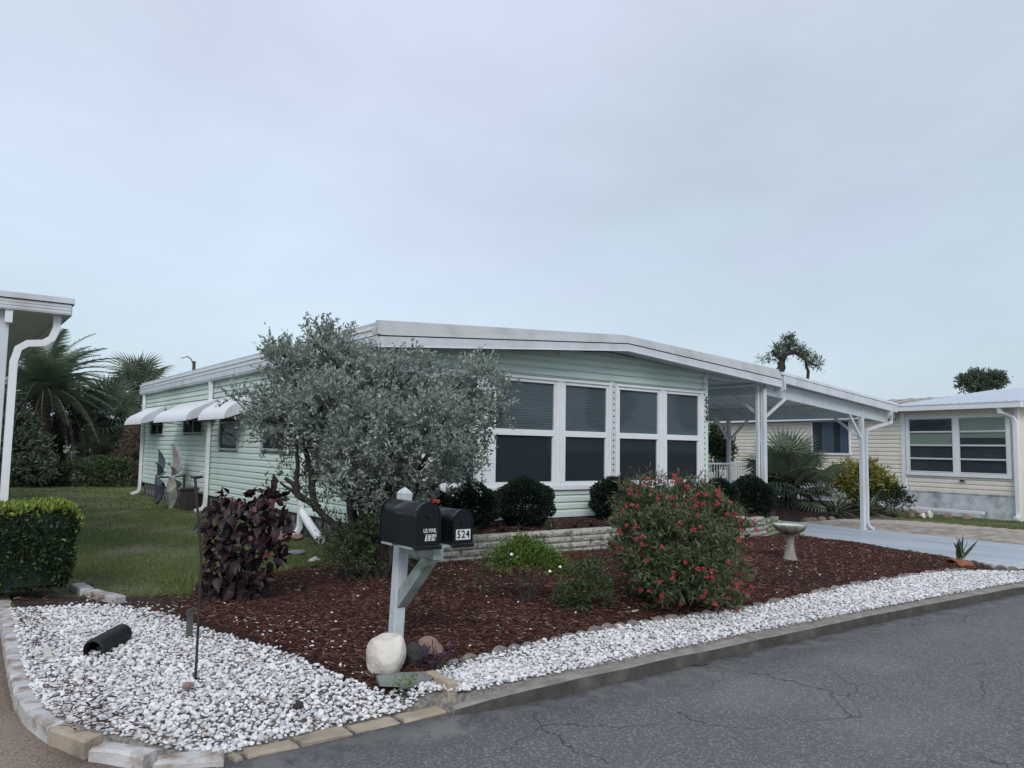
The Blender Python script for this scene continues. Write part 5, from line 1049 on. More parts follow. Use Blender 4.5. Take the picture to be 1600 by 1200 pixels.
def strap_plant(name, base, n, L_, Wd, m, label, cat='plant', up_=(.2, 1.2), group=None, stripe=None, droop=.25, seg=4, seed=1, twist=0):
    r = random.Random(seed); o = thing(name, label, cat, base, group); meshes = []
    for k in range(3):
        m_ = MB(); vs = []; dd = droop*(.6+.4*k)
        for i in range(seg+1):
            t = i/seg; w = Wd/2*(1-t)**.6*(1 if t > 0 else .8)+.001; z = -dd*L_*t*t; vs += [(t*L_, w, z+w*.5), (t*L_, 0, z), (t*L_, -w, z+w*.5)]
        m_.add(vs, [(i*3+a, i*3+a+1, (i+1)*3+a+1, (i+1)*3+a) for i in range(seg) for a in (0, 1)], 0, True)
        if stripe is not None:
            vs = []
            for i in range(seg+1):
                t = i/seg; w = Wd/2*(1-t)**.6+.001; z = -dd*L_*t*t+w*.5+.002
                for s in (1, -1): vs += [(t*L_, s*(w+.002), z), (t*L_, s*w*.62, z-w*.19+.001)]
            m_.add(vs, [(i*4+a, i*4+a+1, (i+1)*4+a+1, (i+1)*4+a) for i in range(seg) for a in (0, 2)], 1, True)
        meshes.append(m_.mesh('leaf', [m, stripe] if stripe is not None else [m]))
    for i in range(n):
        l = link('leaf', meshes[i % 3], o); a = i*2.399+r.uniform(-.2, .2); e = up_[0]+(up_[1]-up_[0])*(i/n)+r.uniform(-.08, .08); s = r.uniform(.75, 1.05); l.rotation_euler = (r.uniform(-twist, twist), -e, a); l.scale = (s, s, s)
    return o
k = 0
CORD = ['small dark strap-leaved plant on the wall top, first from the left', 'small dark strap-leaved plant on the wall top, second from the left', 'dark strap-leaved plant on the wall top below the round clipped shrub', 'small dark plant on the wall top just right of the round clipped shrub', 'small dark plant on the wall top midway between two clipped shrubs', 'dark strap-leaved plant on the wall top left of the red-flowering bush', 'small dark plant on the wall top nearest the red-flowering bush']
for (x, y) in ((1.55, -1.35), (1.95, -1.30), (2.5, -1.38), (3.05, -1.30), (3.35, -1.35), (3.75, -1.38), (4.0, -1.25)):
    k += 1
    strap_plant('cordyline', (x, y, .35), 12, .20, .028, M['burg' if k % 3 else 'lgreen'], CORD[k-1], group='small dark plants along the wall top', seed=k, up_=(.3, 1.3))
strap_plant('spider_plant', (1.0, -1.3, .35), 16, .34, .03, M['lgreen'], 'arching dark green plant on the wall top behind the 524 mailbox', seed=9, up_=(.3, 1.3), droop=.5)

# yuccas, croton, saw palmetto on the mulched mound
gm = lambda x, y: ground_z(x, y)+.02
strap_plant('striped_yucca', (17.6, 2.75, gm(17.6, 2.75)), 46, .95, .07, M['agave'], 'striped spiky yucca left of the right-hand carport post', stripe=M['agavev'], group='striped yuccas on the mulch mound', seed=3, up_=(-.1, 1.35))
strap_plant('striped_yucca', (18.6, 2.25, gm(18.6, 2.25)+.1), 46, 1.0, .07, M['agave'], 'striped spiky yucca directly behind the right-hand carport post', stripe=M['agavev'], group='striped yuccas on the mulch mound', seed=4, up_=(-.1, 1.35))
strap_plant('striped_yucca', (19.6, 1.95, gm(19.6, 1.9)), 34, .62, .05, M['agave'], 'small striped yucca rightmost, next to the pale rocks', stripe=M['agavev'], group='striped yuccas on the mulch mound', seed=5, up_=(-.1, 1.3))
strap_plant('aloe', (16.9, 2.35, gm(16.9, 2.4)), 22, .42, .05, M['agave'], 'small grey-green aloe at the edge of the slab left of the yuccas', seed=6, up_=(.0, 1.2))
small_bush('croton_bush', (19.2, 2.9, gm(19.2, 2.9)), [(-.65, 0, .95, .32), (-.3, 0, 1.05, .38), (.1, 0, 1.1, .34), (.35, 0, 1.3, .20), (.6, 0, .9, .33), (.9, 0, .7, .28), (1.1, 0, .55, .2), (0, 0, .7, .45), (-.5, 0, .6, .35)], M['croton'], 'yellow and green croton bush behind the right-hand carport post', cat='shrub', n_tw=90, n_lf=6, twl=.3, ln=.17, wd=.055, stems_=14, stem_r=.02)
small_bush('green_bush', (19.6, 2.6, gm(19.6, 2.6)), [(-.2, -.2, .45, .4), (.4, -.2, .5, .4), (.75, -.2, .38, .3), (-.6, -.2, .4, .3)], M['hedge'], 'dark green bush under the yellow croton', cat='shrub', n_tw=110, n_lf=6, twl=.2, ln=.10, wd=.05, stems_=8)
small_bush('small_tree', (15.9, 6.0, gm(15.9, 6.0)), [(-.3, 0, 1.7, .28), (0, 0, 2.1, .25), (.1, 0, 1.8, .32), (-.1, 0, 1.4, .35), (.25, 0, 1.5, .25), (-.15, 0, 2.3, .16)], M['lgreen'], 'slim leafy small tree seen over the porch railing', cat='tree', n_tw=120, n_lf=6, twl=.2, ln=.13, wd=.07, stems_=12, stem_r=.025)
small_bush('brown_bush', (16.5, 4.6, gm(16.5, 4.6)), [(-.5, 0, .4, .35), (0, 0, .5, .4), (.5, 0, .4, .35), (-.2, 0, .75, .25)], M['redleaf'], 'brownish low bush left of the fan palm behind the carport post', cat='shrub', n_tw=90, ln=.12, wd=.03, stems_=8)
small_bush('potted_shrub', (12.2, 3.2, .3), [(0, 0, .35, .22), (.15, 0, .5, .18), (-.15, 0, .3, .18)], M['lgreen'], 'leafy plant behind the porch railing', cat='plant', n_tw=120, ln=.09, wd=.03)

def fan_mesh(L_, R_, nseg=22, droopf=.25):
    m_ = MB(); m_.tube([(0, 0, 0), (L_*.5, 0, .0), (L_, 0, -.03*L_)], [.014, .011, .008], 5)
    for i in range(nseg):
        a = (i/(nseg-1)-.5)*4.3; r = R_*(.78+.22*math.cos(a*.6)); w = R_*.034; d = Vector((math.cos(a), math.sin(a), 0)); s = Vector((-d.y, d.x, 0)); o = Vector((L_, 0, -.03*L_))
        up_ = .12*math.cos(a)
        p0 = o; p1 = o+d*r*.55+Vector((0, 0, r*up_)); p2 = o+d*r+Vector((0, 0, r*(up_-droopf)))
        m_.add([p0, p1+s*w+Vector((0, 0, .01)), p2, p1-s*w+Vector((0, 0, .01)), p1-Vector((0, 0, w*.6))], [(0, 1, 4), (0, 4, 3), (1, 2, 4), (4, 2, 3)])
    return m_.mesh('frond', M['palm'])
def fan_palm(name, base, trunk_h, n, L_, R_, label, group=None, seed=1, tr=.2, e0=-.5, e1=1.3, dead=0, trunks=1, cat='palm tree'):
    r = random.Random(seed); o = thing(name, label, cat, base, group); me = [fan_mesh(L_, R_, droopf=.15), fan_mesh(L_*.85, R_*.9, droopf=.4)]; dm = None
    hs = []
    for k in range(trunks):
        a = k*2.1+.5; lean = .25*(trunks > 1); top = Vector((lean*math.cos(a)*trunk_h, lean*math.sin(a)*trunk_h, trunk_h*(1-.15*k))); hs.append(top)
        rr = []; pth = []
        for i in range(9): t = i/8; pth.append(top*t); rr.append(tr*(1.05+.12*math.sin(i*2.7))*(1-.15*t))
        t_ = MB().tube([Vector(base)+p for p in pth], rr, 10)
        for i in range(int(trunk_h*26)):      # old leaf boots
            h = r.random()*trunk_h*.96; a2 = r.random()*2*PI; c = Vector(base)+top*(h/trunk_h)+Vector((math.cos(a2), math.sin(a2), 0))*tr*.9; t_.add([c, c+Vector((math.cos(a2)*.10-.03*math.sin(a2), math.sin(a2)*.10+.03*math.cos(a2), .12)), c+Vector((math.cos(a2)*.10+.03*math.sin(a2), math.sin(a2)*.10-.03*math.cos(a2), .12)), c+Vector((0, 0, .10))], [(0, 1, 3), (0, 3, 2), (1, 2, 3)])
        t_.build('trunk', M['pbark'], o)
    for i in range(n):
        l = link('frond', me[i % 2], o); e = e1+(e0-e1)*(i/n)**1.1; l.location = hs[i % trunks]+Vector((0, 0, -.1*(i/n))); l.rotation_euler = (r.uniform(-.3, .3), -e, i*2.399+r.uniform(-.25, .25)); s = r.uniform(.8, 1.1); l.scale = (s, s, s)
    return o
fan_palm('saw_palmetto', (17.3, 4.2, gm(17.3, 4.2)-.1), .95, 84, .90, .85, 'bushy multi-stemmed fan palm between the two front carport posts', seed=2, tr=.11, e0=-.55, e1=1.45, trunks=3)

def pinnate_mesh(L_, W_, n=44, m=M['palm'], arch=.55):
    m_ = MB(); path = []
    for i in range(9): t = i/8; path.append(Vector((L_*t*(1-.12*t), 0, L_*(.28*t-arch*t*t))))
    m_.tube(path, [.03*(1-.8*i/8) for i in range(9)], 5)
    for i in range(n):
        t = .12+.88*i/n; k = t*8; a = path[int(k)].lerp(path[min(8, int(k)+1)], k-int(k)); w = W_*math.sin(PI*(.12+.86*t))**.7
        for s in (1, -1):
            tip = a+Vector((.45*w, s*w, -.25*w+.12*w*math.sin(i*1.7))); b = Vector((.022, 0, 0))*(W_/.5); m_.add([a-b, a+b, tip], [(0, 1, 2)])
    return m_.mesh('frond', m)
def date_palm(base, h, n, L_, label, seed=1, tr=.28, name='date_palm'):
    r = random.Random(seed); o = thing(name, label, 'palm tree', base); me = [pinnate_mesh(L_, L_*.19), pinnate_mesh(L_*.9, L_*.2, arch=.8)]; dd = pinnate_mesh(L_*.85, L_*.15, m=M['dead'], arch=1.0)
    t_ = MB().tube([Vector(base)+Vector((0, 0, h*i/10)) for i in range(11)], [tr*(1+.14*math.sin(i*2.4)) for i in range(11)], 12); t_.build('trunk', M['pbark'], o)
    for i in range(n):
        dead = i > n*.86; l = link('frond', dd if dead else me[i % 2], o); e = 1.25-1.65*(i/n); l.location = (0, 0, h-.1-.2*(i/n)); l.rotation_euler = (0, -e, i*2.399+r.uniform(-.2, .2)); s = r.uniform(.85, 1.08); l.scale = (s, s, s)
    return o
date_palm((-2.15, 22.0, 0), 3.5, 96, 2.9, 'large drooping date palm just right of the white carport corner', seed=2)
date_palm((-3.9, 26.0, 0), 2.6, 50, 2.6, 'dark date palm behind the downspout at the left edge', seed=5)
fan_palm('cabbage_palm', (1.6, 25.2, 0), 3.9, 44, .8, 1.0, 'tallest cabbage palm with spiky round crown against the sky, left of the house', seed=5, tr=.2, e0=-.9, e1=1.5)
fan_palm('cabbage_palm', (.1, 23.6, 0), 2.5, 54, .95, 1.05, 'cabbage palm with wide dark crown in the middle of the palms', seed=6, tr=.33, e0=-1.2, e1=1.4)
fan_palm('cabbage_palm', (-.30, 22.4, 0), 1.15, 22, .55, .62, 'short thick-trunked cabbage palm in front with low dark fans', seed=8, tr=.30, e0=-.7, e1=1.3)
fan_palm('cabbage_palm', (-1.3, 24.6, 0), 2.6, 40, .9, .95, 'cabbage palm between the date palm and the middle palms', seed=9, tr=.24, e0=-1.0, e1=1.4)
fan_palm('cabbage_palm', (1.5, 22.6, 0), 2.0, 26, .7, .8, 'cabbage palm hanging over the far awning of the green house', seed=11, tr=.2, e0=-1.2, e1=1.2)
def far_bush(name, base, clumps, m, label, cat='shrub', **k): return small_bush(name, base, clumps, m, label, cat, **k)
far_bush('brown_thicket', (1.15, 20.9, 0), [(-.35, 0, .8, .6), (.2, 0, 1.1, .6), (.5, 0, .5, .5), (-.1, 0, 1.7, .5), (.4, 0, 1.8, .4)], M['dead'], 'brown dead thicket of old fronds at the back corner of the green house', n_tw=110, n_lf=7, twl=.4, ln=.2, wd=.035, stems_=18, stem_r=.025)
far_bush('green_shrub', (-.9, 20.8, 0), [(-.9, 0, .3, .4), (-.3, 0, .4, .45), (.3, 0, .38, .45), (.9, 0, .42, .45), (-1.3, .3, .25, .4), (1.4, 0, .5, .4)], M['lgreen'], 'row of low green shrubs under the palms at the end of the lawn', n_tw=100, n_lf=7, twl=.25, ln=.14, wd=.04, stems_=12)
far_bush('green_shrub', (-3.2, 24.0, 0), [(-.9, 0, .9, .9), (.3, 0, 1.3, .9), (-.2, 0, 2.1, .8), (.9, 0, .7, .7)], M['farleaf'], 'dark shrub mass behind the downspout at the left edge', n_tw=60, n_lf=7, twl=.35, ln=.2, wd=.07, stems_=12, stem_r=.03)
far_bush('green_shrub', (-1.5, 24.9, 0), [(-.4, 0, .9, .6), (-.6, 0, 1.7, .5), (.0, .3, .5, .5)], M['lgreen'], 'light green shrub under the date palm crown', n_tw=60, n_lf=7, twl=.3, ln=.16, wd=.06, stems_=10, stem_r=.03)
far_bush('dark_shrub', (-2.6, 20.6, 0), [(-.9, 0, .8, .7), (-.2, 0, 1.2, .65), (.3, 0, .7, .45), (-.5, 0, 1.9, .55), (-1.0, 0, 2.4, .5)], M['farleaf'], 'tall dark shrub in front of the date palm trunk', n_tw=110, n_lf=8, twl=.35, ln=.20, wd=.06, stems_=14, stem_r=.03)
far_bush('dark_shrub', (.9, 22.6, 0), [(-.5, 0, .7, .55), (.2, 0, 1.0, .6), (0, 0, 1.6, .5), (.5, 0, 1.9, .4)], M['farleaf'], 'dark shrub between the short palm and the brown thicket', n_tw=100, n_lf=8, twl=.3, ln=.18, wd=.06, stems_=10, stem_r=.03)
# pale green house far behind the palms
GH = thing('mobile_home', 'pale green house glimpsed between the palm trunks', 'house', (0, 42, 0))
MB().box(-8, 9, 42, 50, 0, 3.0).build('wall', M['greenh'], GH); MB().add([(-8.4, 41.6, 3.0), (9.4, 41.6, 3.0), (9.4, 50.4, 3.0), (-8.4, 50.4, 3.0), (-8.4, 46, 4.0), (9.4, 46, 4.0)], [(0, 1, 5, 4), (2, 3, 4, 5), (1, 2, 5), (3, 0, 4), (3, 2, 1, 0)]).build('roof', M['roof'], GH)
wf = MB().box(.2, 2.0, 41.94, 42.0, 1.2, 2.3).build('window', M['trim'], GH); MB().box(.3, 1.9, 41.93, 41.938, 1.3, 2.2).build('pane', M['dglass'], wf)
MB().box(-8, 9, 41.93, 42, .0, .5).build('skirting', M['block'], GH)
for i, (x, l) in enumerate(((.4, 'grey utility cabinet left of the short palm trunk, farther left'), (1.3, 'grey utility cabinet left of the short palm trunk, nearer it'))): tag(MB().bbox(x, x+.75, 39.6, 40.2, 0, .95, .03).box(x+.08, x+.67, 39.585, 39.6, .5, .85).box(x+.08, x+.67, 39.585, 39.6, .1, .42).build('utility_cabinet', M['block']), l, 'cabinet', 'grey utility cabinets')
# street light pole over the roof
SP = thing('street_lamp', 'thin wooden pole with a curved street light arm above the roof line', 'street lamp', (6.65, 36.1, 0))
MB().tube([(6.65, 36.1, 0), (6.65, 36.1, 6.35)], [.13, .09], 8).build('pole', M['wood'], SP)
MB().tube([(6.62, 36.1, 6.1), (6.5, 36.15, 6.45), (6.32, 36.25, 6.6), (6.2, 36.3, 6.62)], .03, 6).build('lamp_arm', M['metal'], SP); MB().tube([(6.25, 36.3, 6.60), (6.1, 36.35, 6.58), (5.95, 36.4, 6.56)], [.05, .09, .04], 8).build('lamp_head', M['trim'], SP)
# trees beyond the roofs on the right
def far_tree(name, base, D, cx, cy, clumps, limbs, label, m=M['farleaf'], dens=60, ln=.22, wd=.09, twl=.4):
    sc = D/1212; o = thing(name, label, 'tree', base); cl = [((px-cx)*sc, rng.uniform(-.4, .4), (cy-py)*sc, r*sc) for px, py, r in clumps]
    v, f = twig_leaves(base, cl, dens, 6, twl, ln, wd, upb=.6, shell=.2); bulk('crown', v, f, m, o, kind='stuff')
    t_ = MB()
    for L_, r0, r1 in limbs: limb(L_, r0, r1, 7, t_, base, sc, cx, cy)
    t_.build('trunk', M['bark'], o)
far_tree('gnarled_tree', (30.0, 12.6, -.4), 40, 1222, 770, [(1223, 534, 8), (1214, 544, 7), (1203, 548, 6), (1232, 543, 6), (1240, 548, 5), (1247, 552, 6), (1252, 558, 6), (1262, 563, 5), (1270, 568, 4), (1200, 558, 5), (1210, 560, 5), (1255, 570, 4), (1264, 573, 3), (1180, 562, 3), (1219, 556, 3), (1245, 562, 4), (1226, 550, 4)],
         [([(1222, 770), (1215, 650), (1208, 580), (1212, 562), (1222, 548), (1224, 535)], .35, .06), ([(1212, 562), (1202, 555), (1196, 548)], .12, .05), ([(1218, 553), (1232, 550), (1246, 558), (1258, 568), (1268, 572)], .14, .04), ([(1246, 558), (1253, 580), (1253, 700), (1250, 770)], .06, .12)],
         'gnarled tree with arching branches and sparse clumps over the carport roof', ln=.13, wd=.05, twl=.30, dens=150)
far_tree('round_tree', (43.0, 8.8, -.4), 45, 1522, 770, [(1500, 603, 9), (1510, 598, 10), (1522, 596, 11), (1535, 597, 11), (1547, 598, 9), (1555, 602, 8), (1525, 606, 14), (1495, 607, 6)], [([(1525, 770), (1525, 650), (1522, 605)], .3, .1)], 'round green treetop above the blue metal roof', ln=.20, wd=.08, twl=.35, dens=110)
fan_palm('palm_tree', (17.5, 25.5, 0), 5.35, 16, .5, .6, 'palm just showing over the roof behind the silver tree', seed=14, tr=.15, e0=.2, e1=1.4)

# ================================================================== ROCKS, BIRD BATH, POT AND OTHER THINGS IN THE FRONT BED
rock('boulder', (-2.72, -5.80, .135), (.31, .27, .33), M['boulder'], 'big cream white boulder leaning at the foot of the mailbox post', 'boulder', seed=4, rot=.3, tilt=.2, cuts=6, rough=.06)
rock('rock', (-2.44, -5.74, .07), (.19, .17, .20), M['darkrock'], 'dark brown rock right of the white boulder under the post', seed=8, rot=.2)
rock('rock', (-2.25, -5.62, .07), (.24, .13, .17), M['pinkrock'], 'reddish pink angular rock right of the mailbox post', seed=12, rot=-.7, cuts=14, tilt=.5)
tag(MB().prism([(-2.93, -6.13), (-2.88, -5.98), (-2.72, -6.0), (-2.55, -6.08), (-2.50, -6.16), (-2.62, -6.26), (-2.80, -6.25)], 2, .035, .06).build('slate_slab', M['slate']), 'flat grey-green slate slab lying below the boulder', 'stone slab')
tag(MB().bbox(-.035, .035, -.16, .16, -.05, .075, .006).build('timber_stub', M['tan'], xf=Matrix.Translation((-2.55, -6.28, gz(0))) @ Matrix.Rotation(-.05, 4, 'Z')), 'weathered timber stub standing between gravel and kerb near the road', 'timber')
tag(MB().bbox(-.06, .06, -.13, .13, .03, .065, .008).build('paver_slab', M['bathin'], xf=Matrix.Translation((-4.60, -4.12, 0)) @ Matrix.Rotation(.15, 4, 'Z')), 'pale cream paver lying in the white gravel near the left edge', 'paver')
tag(MB().bbox(-.06, .06, -.28, .28, -.02, .075, .01).build('path_stone', M['wstone'], xf=Matrix.Translation((-3.86, -1.95, 0)) @ Matrix.Rotation(.32, 4, 'Z')), 'worn white kerb stone beside the clipped hedge, nearer one', 'kerb stone')
tag(MB().bbox(-.07, .07, -.22, .22, -.02, .06, .01).build('path_stone', M['wstone'], xf=Matrix.Translation((-3.98, -1.30, 0)) @ Matrix.Rotation(.1, 4, 'Z')), 'worn white kerb stone beside the clipped hedge, farther one', 'kerb stone')
for i, (x, y, s, lab) in enumerate(((-.50, 2.15, .22, 'larger reddish rock by the downspout foot'), (-.68, 1.9, .17, 'smaller reddish rock in front of the downspout foot'), (-.30, 1.95, .15, 'reddish rock right of the downspout foot'))): rock('rock', (x, y, .05), (s*1.4, s, s*.75), M['pinkrock'], lab, seed=20+i)
rock('rock', (-1.05, -.55, .03), (.20, .12, .10), M['bathin'], 'pale rock in the grass behind the silver tree trunk', seed=31); rock('rock', (-.95, .35, .02), (.30, .2, .10), M['slate'], 'flat grey rock in the grass nearer the drain pipe', seed=32)
rock('rock', (-3.98, -5.55, .07), (.085, .05, .04), M['pinkrock'], 'small dark red stone on the gravel at left', seed=33, sub=3); rock('rock', (-3.55, -6.3, .07), (.075, .05, .045), M['darkrock'], 'small dark stone on the gravel near the tan edging', seed=34, sub=3)
rock('rock', (9.9, -.85, gz(9.9)+.04), (.34, .3, .2), M['moss'], 'mossy rock at the end of the block wall by the driveway', seed=35)
for i, (x, y, s) in enumerate(((15.0, 2.15, .28), (15.4, 2.2, .22), (15.8, 2.15, .25), (16.2, 2.1, .2))): rock('rock', (x, y, gz(x)+.05), (s*1.3, s, s*.7), M['tanrock'], ['brownish rock in the row behind the slab, leftmost', 'brownish rock in the row behind the slab, second from left', 'brownish rock in the row behind the slab, third from left', 'brownish rock in the row behind the slab, rightmost'][i], group='rocks along the back edge of the slab', seed=40+i, sub=3)
rr_ = [(20.0, 1.25, .42, .2, M['boulder'], 'long cream rock lying by the paver apron'), (20.35, 1.2, .26, .3, M['boulder'], 'upright cream rock by the paver apron'), (19.7, 1.45, .3, .2, M['tanrock'], 'brown rock left of the cream rocks')]
for i, (x, y, s, h, mm_, lab) in enumerate(rr_): rock('rock', (x, y, gz(x)+.06), (s, .2, h), mm_, lab, seed=50+i, sub=3, rot=.5)
for i in range(7): p = XF @ Vector((-.9, 1.0-i*.62, 0)); s = random.uniform(.25, .42); rock('rock', (p.x, p.y, -.33), (s*1.2, s, s*.7), M['tanrock'], 'brownish rock before the white skirting, '+['first', 'second', 'third', 'fourth', 'fifth', 'sixth', 'seventh'][i]+' from the left', group='rocks before the white skirting', seed=60+i, sub=3)
tag(MB().bbox(-.45, -.35, -3.0, .6, -.2, -.12, .01).build('white_pipe', M['trim'], xf=XF), 'long white pipe lying along the skirting of the cream house', 'pipe')

BT = (4.92, -3.98, gz(4.9)+.045)
bt = thing('bird_bath', 'weathered concrete bird bath with wide shallow bowl on a waisted pedestal', 'bird bath', BT)
MB().lathe([(0, -.03), (.135, -.02), (.12, .02), (.09, .08), (.07, .16), (.058, .26), (.062, .34), (.075, .39), (.10, .42)], BT, 24).build('pedestal', M['bath'], bt)
flm = MB()
n = 30; prof = [(.07, .405), (.13, .42), (.19, .455), (.235, .51), (.245, .54), (.238, .55), (.225, .543)]
vs = [(BT[0]+r*(1+(.018*math.sin(9*t) if i > 2 else 0))*math.cos(t), BT[1]+r*(1+(.018*math.sin(9*t) if i > 2 else 0))*math.sin(t), BT[2]+z) for i, (r, z) in enumerate(prof) for t in [2*PI*j/n for j in range(n)]]
flm.add(vs, [(i*n+j, i*n+(j+1) % n, (i+1)*n+(j+1) % n, (i+1)*n+j) for i in range(len(prof)-1) for j in range(n)], 0, True).add(vs[:n], [tuple(range(n))], 0); flm.build('bowl', M['bath'], bt)
MB().lathe([(.228, .545), (.20, .515), (.12, .49), (0.0, .485)], BT, 30).build('basin', M['bathin'], bt)

PO = (7.22, -5.38, gz(7.2)+.02)
pot = thing('broken_pot', 'broken terracotta pot on its side at the mulch edge, a snake plant growing in it', 'plant pot', PO)
m_ = MB(); prof = [(.10, -.17), (.13, -.10), (.155, .0), (.165, .10), (.185, .105), (.19, .16), (.17, .165), (.15, .10)]
vs = []; n = 18
for r, a in prof:
    for j in range(n): t = -.15*PI+1.3*PI*j/(n-1); vs.append(Vector((a, r*math.cos(t), r*math.sin(t)-.04)))
m_.add(vs, [(i*n+j, i*n+j+1, (i+1)*n+j+1, (i+1)*n+j) for i in range(len(prof)-1) for j in range(n-1)], 0, True).add(vs[:n], [tuple(range(n))])
m_.build('pot', M['terra'], pot, xf=Matrix.Translation(PO) @ Matrix.Rotation(2.7, 4, 'Z') @ Matrix.Rotation(.12, 4, 'Y'))
SN = thing('snake_plant', 'small upright snake plant with dark mottled leaves in the broken terracotta pot', 'plant', (PO[0], PO[1], PO[2]+.1))
for i, (a, e, L_) in enumerate(((.2, 1.40, .36), (2.0, 1.35, .31), (2.6, 1.10, .26), (-.1, .85, .36), (.1, 1.15, .28), (3.2, 1.25, .22), (1.0, 1.45, .25), (2.9, 1.4, .34))):
    m_ = MB(); vs = []
    for k in range(5): t = k/4; w = .026*(1-t**2.2)*(1+.6*t)+.001; vs += [(t*L_, w, .006), (t*L_, 0, 0), (t*L_, -w, .006)]
    m_.add(vs, [(q_*3+b, q_*3+b+1, (q_+1)*3+b+1, (q_+1)*3+b) for q_ in range(4) for b in (0, 1)]); l = link('leaf', m_.mesh('leaf', M['snake']), SN); l.rotation_euler = (random.uniform(-1, 1), -e, a-.64); l.location = (.03*math.cos(a*3), .03*math.sin(a*2), .03)

# black corrugated drain pipe end
m_ = MB(); a = Vector((-4.34, -4.32, .075)); b = Vector((-4.06, -3.92, .085)); path = []; rr = []
for i in range(25): path.append(a.lerp(b, i/24)); rr.append(.078 if i % 2 else .068)
m_.tube(path, rr, 18, cap=False); m_.tube(path, [.062]*25, 18, cap=False); 
vsr = []; dd = (b-a).normalized(); e1_ = dd.cross(Vector((0, 0, 1))).normalized(); e2_ = e1_.cross(dd)
for r in (.068, .062):
    for j in range(18): t = 2*PI*j/18; vsr.append(a+(e1_*math.cos(t)+e2_*math.sin(t))*r)
m_.add(vsr, [(j, (j+1) % 18, 18+(j+1) % 18, 18+j) for j in range(18)]); m_.add([b+(e1_*math.cos(2*PI*j/18)+e2_*math.sin(2*PI*j/18))*.062 for j in range(18)], [tuple(range(18))])
tag(m_.build('drain_pipe_end', M['pipe']), 'short piece of black corrugated drain pipe lying on the white gravel', 'pipe')
# thin metal rod
RD = thing('metal_rod', 'tall thin dark metal rod stuck upright in the white gravel', 'rod', (-3.87, -5.30, 0))
MB().tube([(-3.87, -5.30, 0), (-3.868, -5.3, .8), (-3.93, -5.27, 1.37)], .009, 8).build('rod', M['metal'], RD); MB().tube([(-3.93, -5.27, 1.365), (-3.90, -5.33, 1.375), (-3.95, -5.25, 1.37)], .009, 6).tube([(-3.87, -5.3, .035), (-3.80, -5.36, .03)], .008, 6).build('foot_and_hook', M['metal'], RD)
tag(MB().bbox(-3.63, -3.585, -4.13, -4.10, 0, .26, .004).build('stake', M['block']), 'short dark flat stake behind the metal rod', 'stake')
# wind spinner: two rotors on an axle parallel to the picture, blades standing nearly edge-on
WX, WY = -.50, 9.9
ws = thing('wind_spinner', 'tall garden wind spinner with blue-grey and bare metal leaf blades by the green side wall', 'wind spinner', (WX, WY, 0))
MB().tube([(WX+.30, WY-.12, 0), (WX+.30, WY-.12, .82)], .03, 8).tube([(WX-.30, WY+.10, .74), (WX, WY, .75), (WX+.34, WY-.14, .80)], .022, 8).build('stand', M['metal'], ws)
def blade(c, ang, L_, Wd, pitch, m, yaw_):
    n = 8; vs = []; h = Vector((math.sin(yaw_), math.cos(yaw_), 0)); ax_ = Vector((math.cos(yaw_), -math.sin(yaw_), 0))
    e = h*math.cos(ang)+Vector((0, 0, 1))*math.sin(ang); side = -h*math.sin(ang)+Vector((0, 0, 1))*math.cos(ang)
    sdv = side*math.cos(pitch)+ax_*math.sin(pitch); nn = e.cross(sdv)
    for i in range(n+1):
        t = i/n; w = Wd/2*math.sin(PI*t)**.8+.004; c0 = c+e*(.06+L_*t)+nn*.09*math.sin(PI*t)
        vs += [c0+sdv*w+nn*.035, c0, c0-sdv*w+nn*.035]
    m_ = MB().add(vs, [(i*3+b, i*3+b+1, (i+1)*3+b+1, (i+1)*3+b) for i in range(n) for b in (0, 1)], 0, True); m_.build('blade', m, ws)
for k in range(8):
    a = PI/2+.25+k*PI/4
    blade(Vector((WX-.30, WY+.10, .74)), a, .66, .24, .75, M['bluemetal'], .30)
    blade(Vector((WX+.02, WY-.02, .75)), a+.15, .84, .25, .75, M['whitemetal'], .38)
MB().lathe([(0, -.05), (.05, -.04), (.06, 0), (.05, .04), (0, .05)], (WX+.05, WY-.03, .76), 12).build('hub', M['trim'], ws)
hr = thing('hose_bin', 'dark square bin against the green wall behind the wind spinner', 'bin', (-.35, 8.95, 0))
MB().bbox(-.42, -.10, 8.8, 9.2, 0, .48, .03).build('bin_body', M['metal'], hr); MB().bbox(-.44, -.08, 8.78, 9.22, .48, .53, .02).build('lid', M['metal'], hr)
tag(MB().tube([(-.005, 8.75, .92), (-.09, 8.75, .92), (-.09, 8.75, .84)], .014, 6).tube([(-.06, 8.71, .93), (-.06, 8.79, .93)], .012, 6).build('garden_tap', M['trim']), 'pale garden tap on the green side wall right of the wind spinner', 'tap')
tag(MB().tube([(-.005, 8.55, .46), (-.08, 8.55, .44), (-.10, 8.58, .38)], .016, 6).build('garden_tap', M['metal']), 'dark pipe stub low on the green side wall beside the downspout', 'tap')
tag(MB().bbox(-4.72, -4.35, 9.0, 9.4, 0, .55, .02).bbox(-4.74, -4.33, 8.98, 9.42, .55, .6, .015).build('utility_box', M['skirtw']), 'small pale utility box at the far left beside the white carport post', 'utility box')
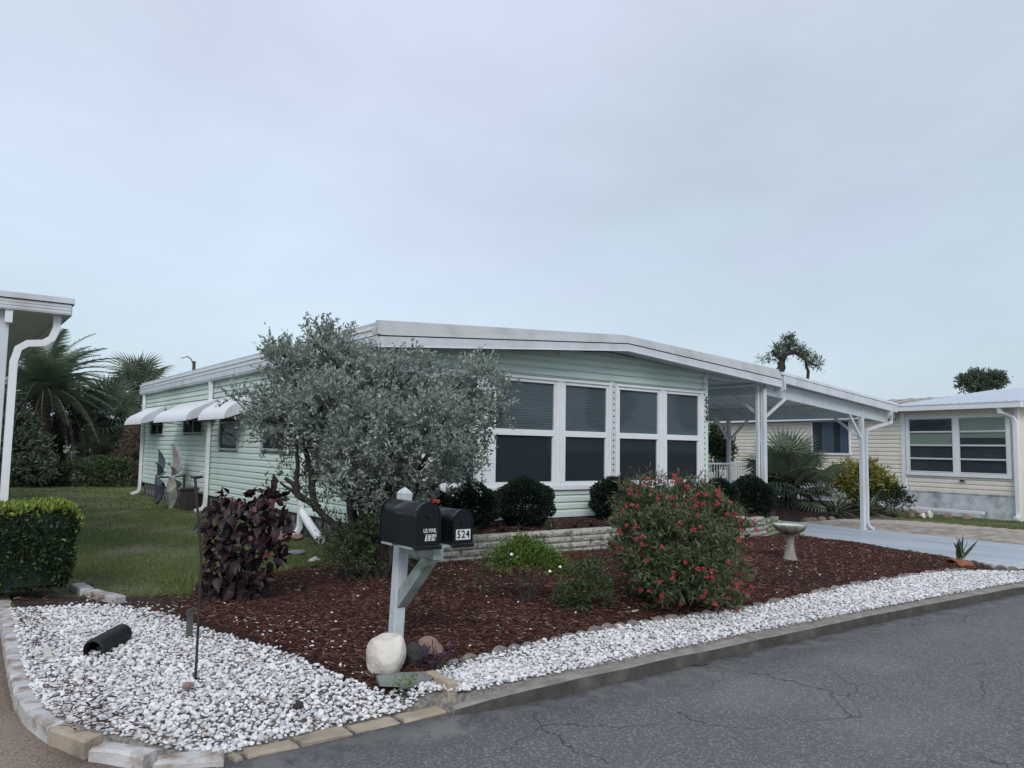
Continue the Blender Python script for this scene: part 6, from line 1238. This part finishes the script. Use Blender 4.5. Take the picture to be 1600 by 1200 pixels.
far_bush('dark_shrub', (-8.5, 23, 0), [(-2, 0, 1.2, 1.3), (-.5, 0, 1.8, 1.4), (1, 0, 1.2, 1.2), (.3, 0, 3.0, 1.2), (-1.8, 0, 3.2, 1.2)], M['farleaf'], 'dark shrubbery behind the white carport, mostly hidden by its post', n_tw=14, n_lf=8, twl=.6, ln=.32, wd=.12, stems_=10, stem_r=.04)  # unseen, added so the side windows mirror something dark instead of sky
# a few stray dead leaves on the mulch
for i, (x, y, lab) in enumerate(((.10, -5.45, 'orange dead leaf on the mulch left of the red-flowering bush, nearer the road'), (-.05, -5.05, 'tan dead leaf on the mulch beside the low shrub'))):
    o = link('dead_leaf', big_leaf(.09, .05, M['terra'] if i else M['tan'], droop=-.3), None, lab, 'leaf'); o.location = (x, y, .06); o.rotation_euler = (.2, .1, i*2)
# what stands across the road, seen in the window glass
OH = thing('mobile_home', 'cream house across the road behind the camera, seen only in the window glass', 'house', (14, -27, 0))
MB().box(4, 24, -34, -25, -.2, 3.2).build('wall', M['cream'], OH); MB().add([(3.6, -34.4, 3.2), (24.4, -34.4, 3.2), (24.4, -24.6, 3.2), (3.6, -24.6, 3.2), (3.6, -29.5, 4.4), (24.4, -29.5, 4.4)], [(0, 1, 5, 4), (2, 3, 4, 5), (1, 2, 5), (3, 0, 4), (0, 3, 2, 1)]).build('roof', M['roofold'], OH)
TL = ['nearest tree across the road, seen only in the glass', 'middle tree across the road, seen only in the glass', 'rightmost tall tree across the road, seen only in the glass', 'leftmost tree across the road, seen only in the glass']
for i, (x, y, h) in enumerate(((26, -34, 5.5), (34, -30, 6.5), (44, -30, 7), (-3, -30, 6))):
    far_tree('broadleaf_tree', (x, y, -.2), 40, 1000, 700, [(1000, 700-h*24, 40), (975, 700-h*20, 32), (1028, 700-h*21, 34), (1000, 700-h*30, 30), (985, 700-h*26, 30), (1020, 700-h*27, 26)], [([(1000, 702), (1002, 650), (1000, 700-h*24)], .25, .08)], TL[i], ln=.35, wd=.16, dens=45)
for o in [o for o in bpy.data.objects if o.get('category') == 'tree' and 'across the road' in (o.get('label') or '')]: o['group'] = 'trees across the road'
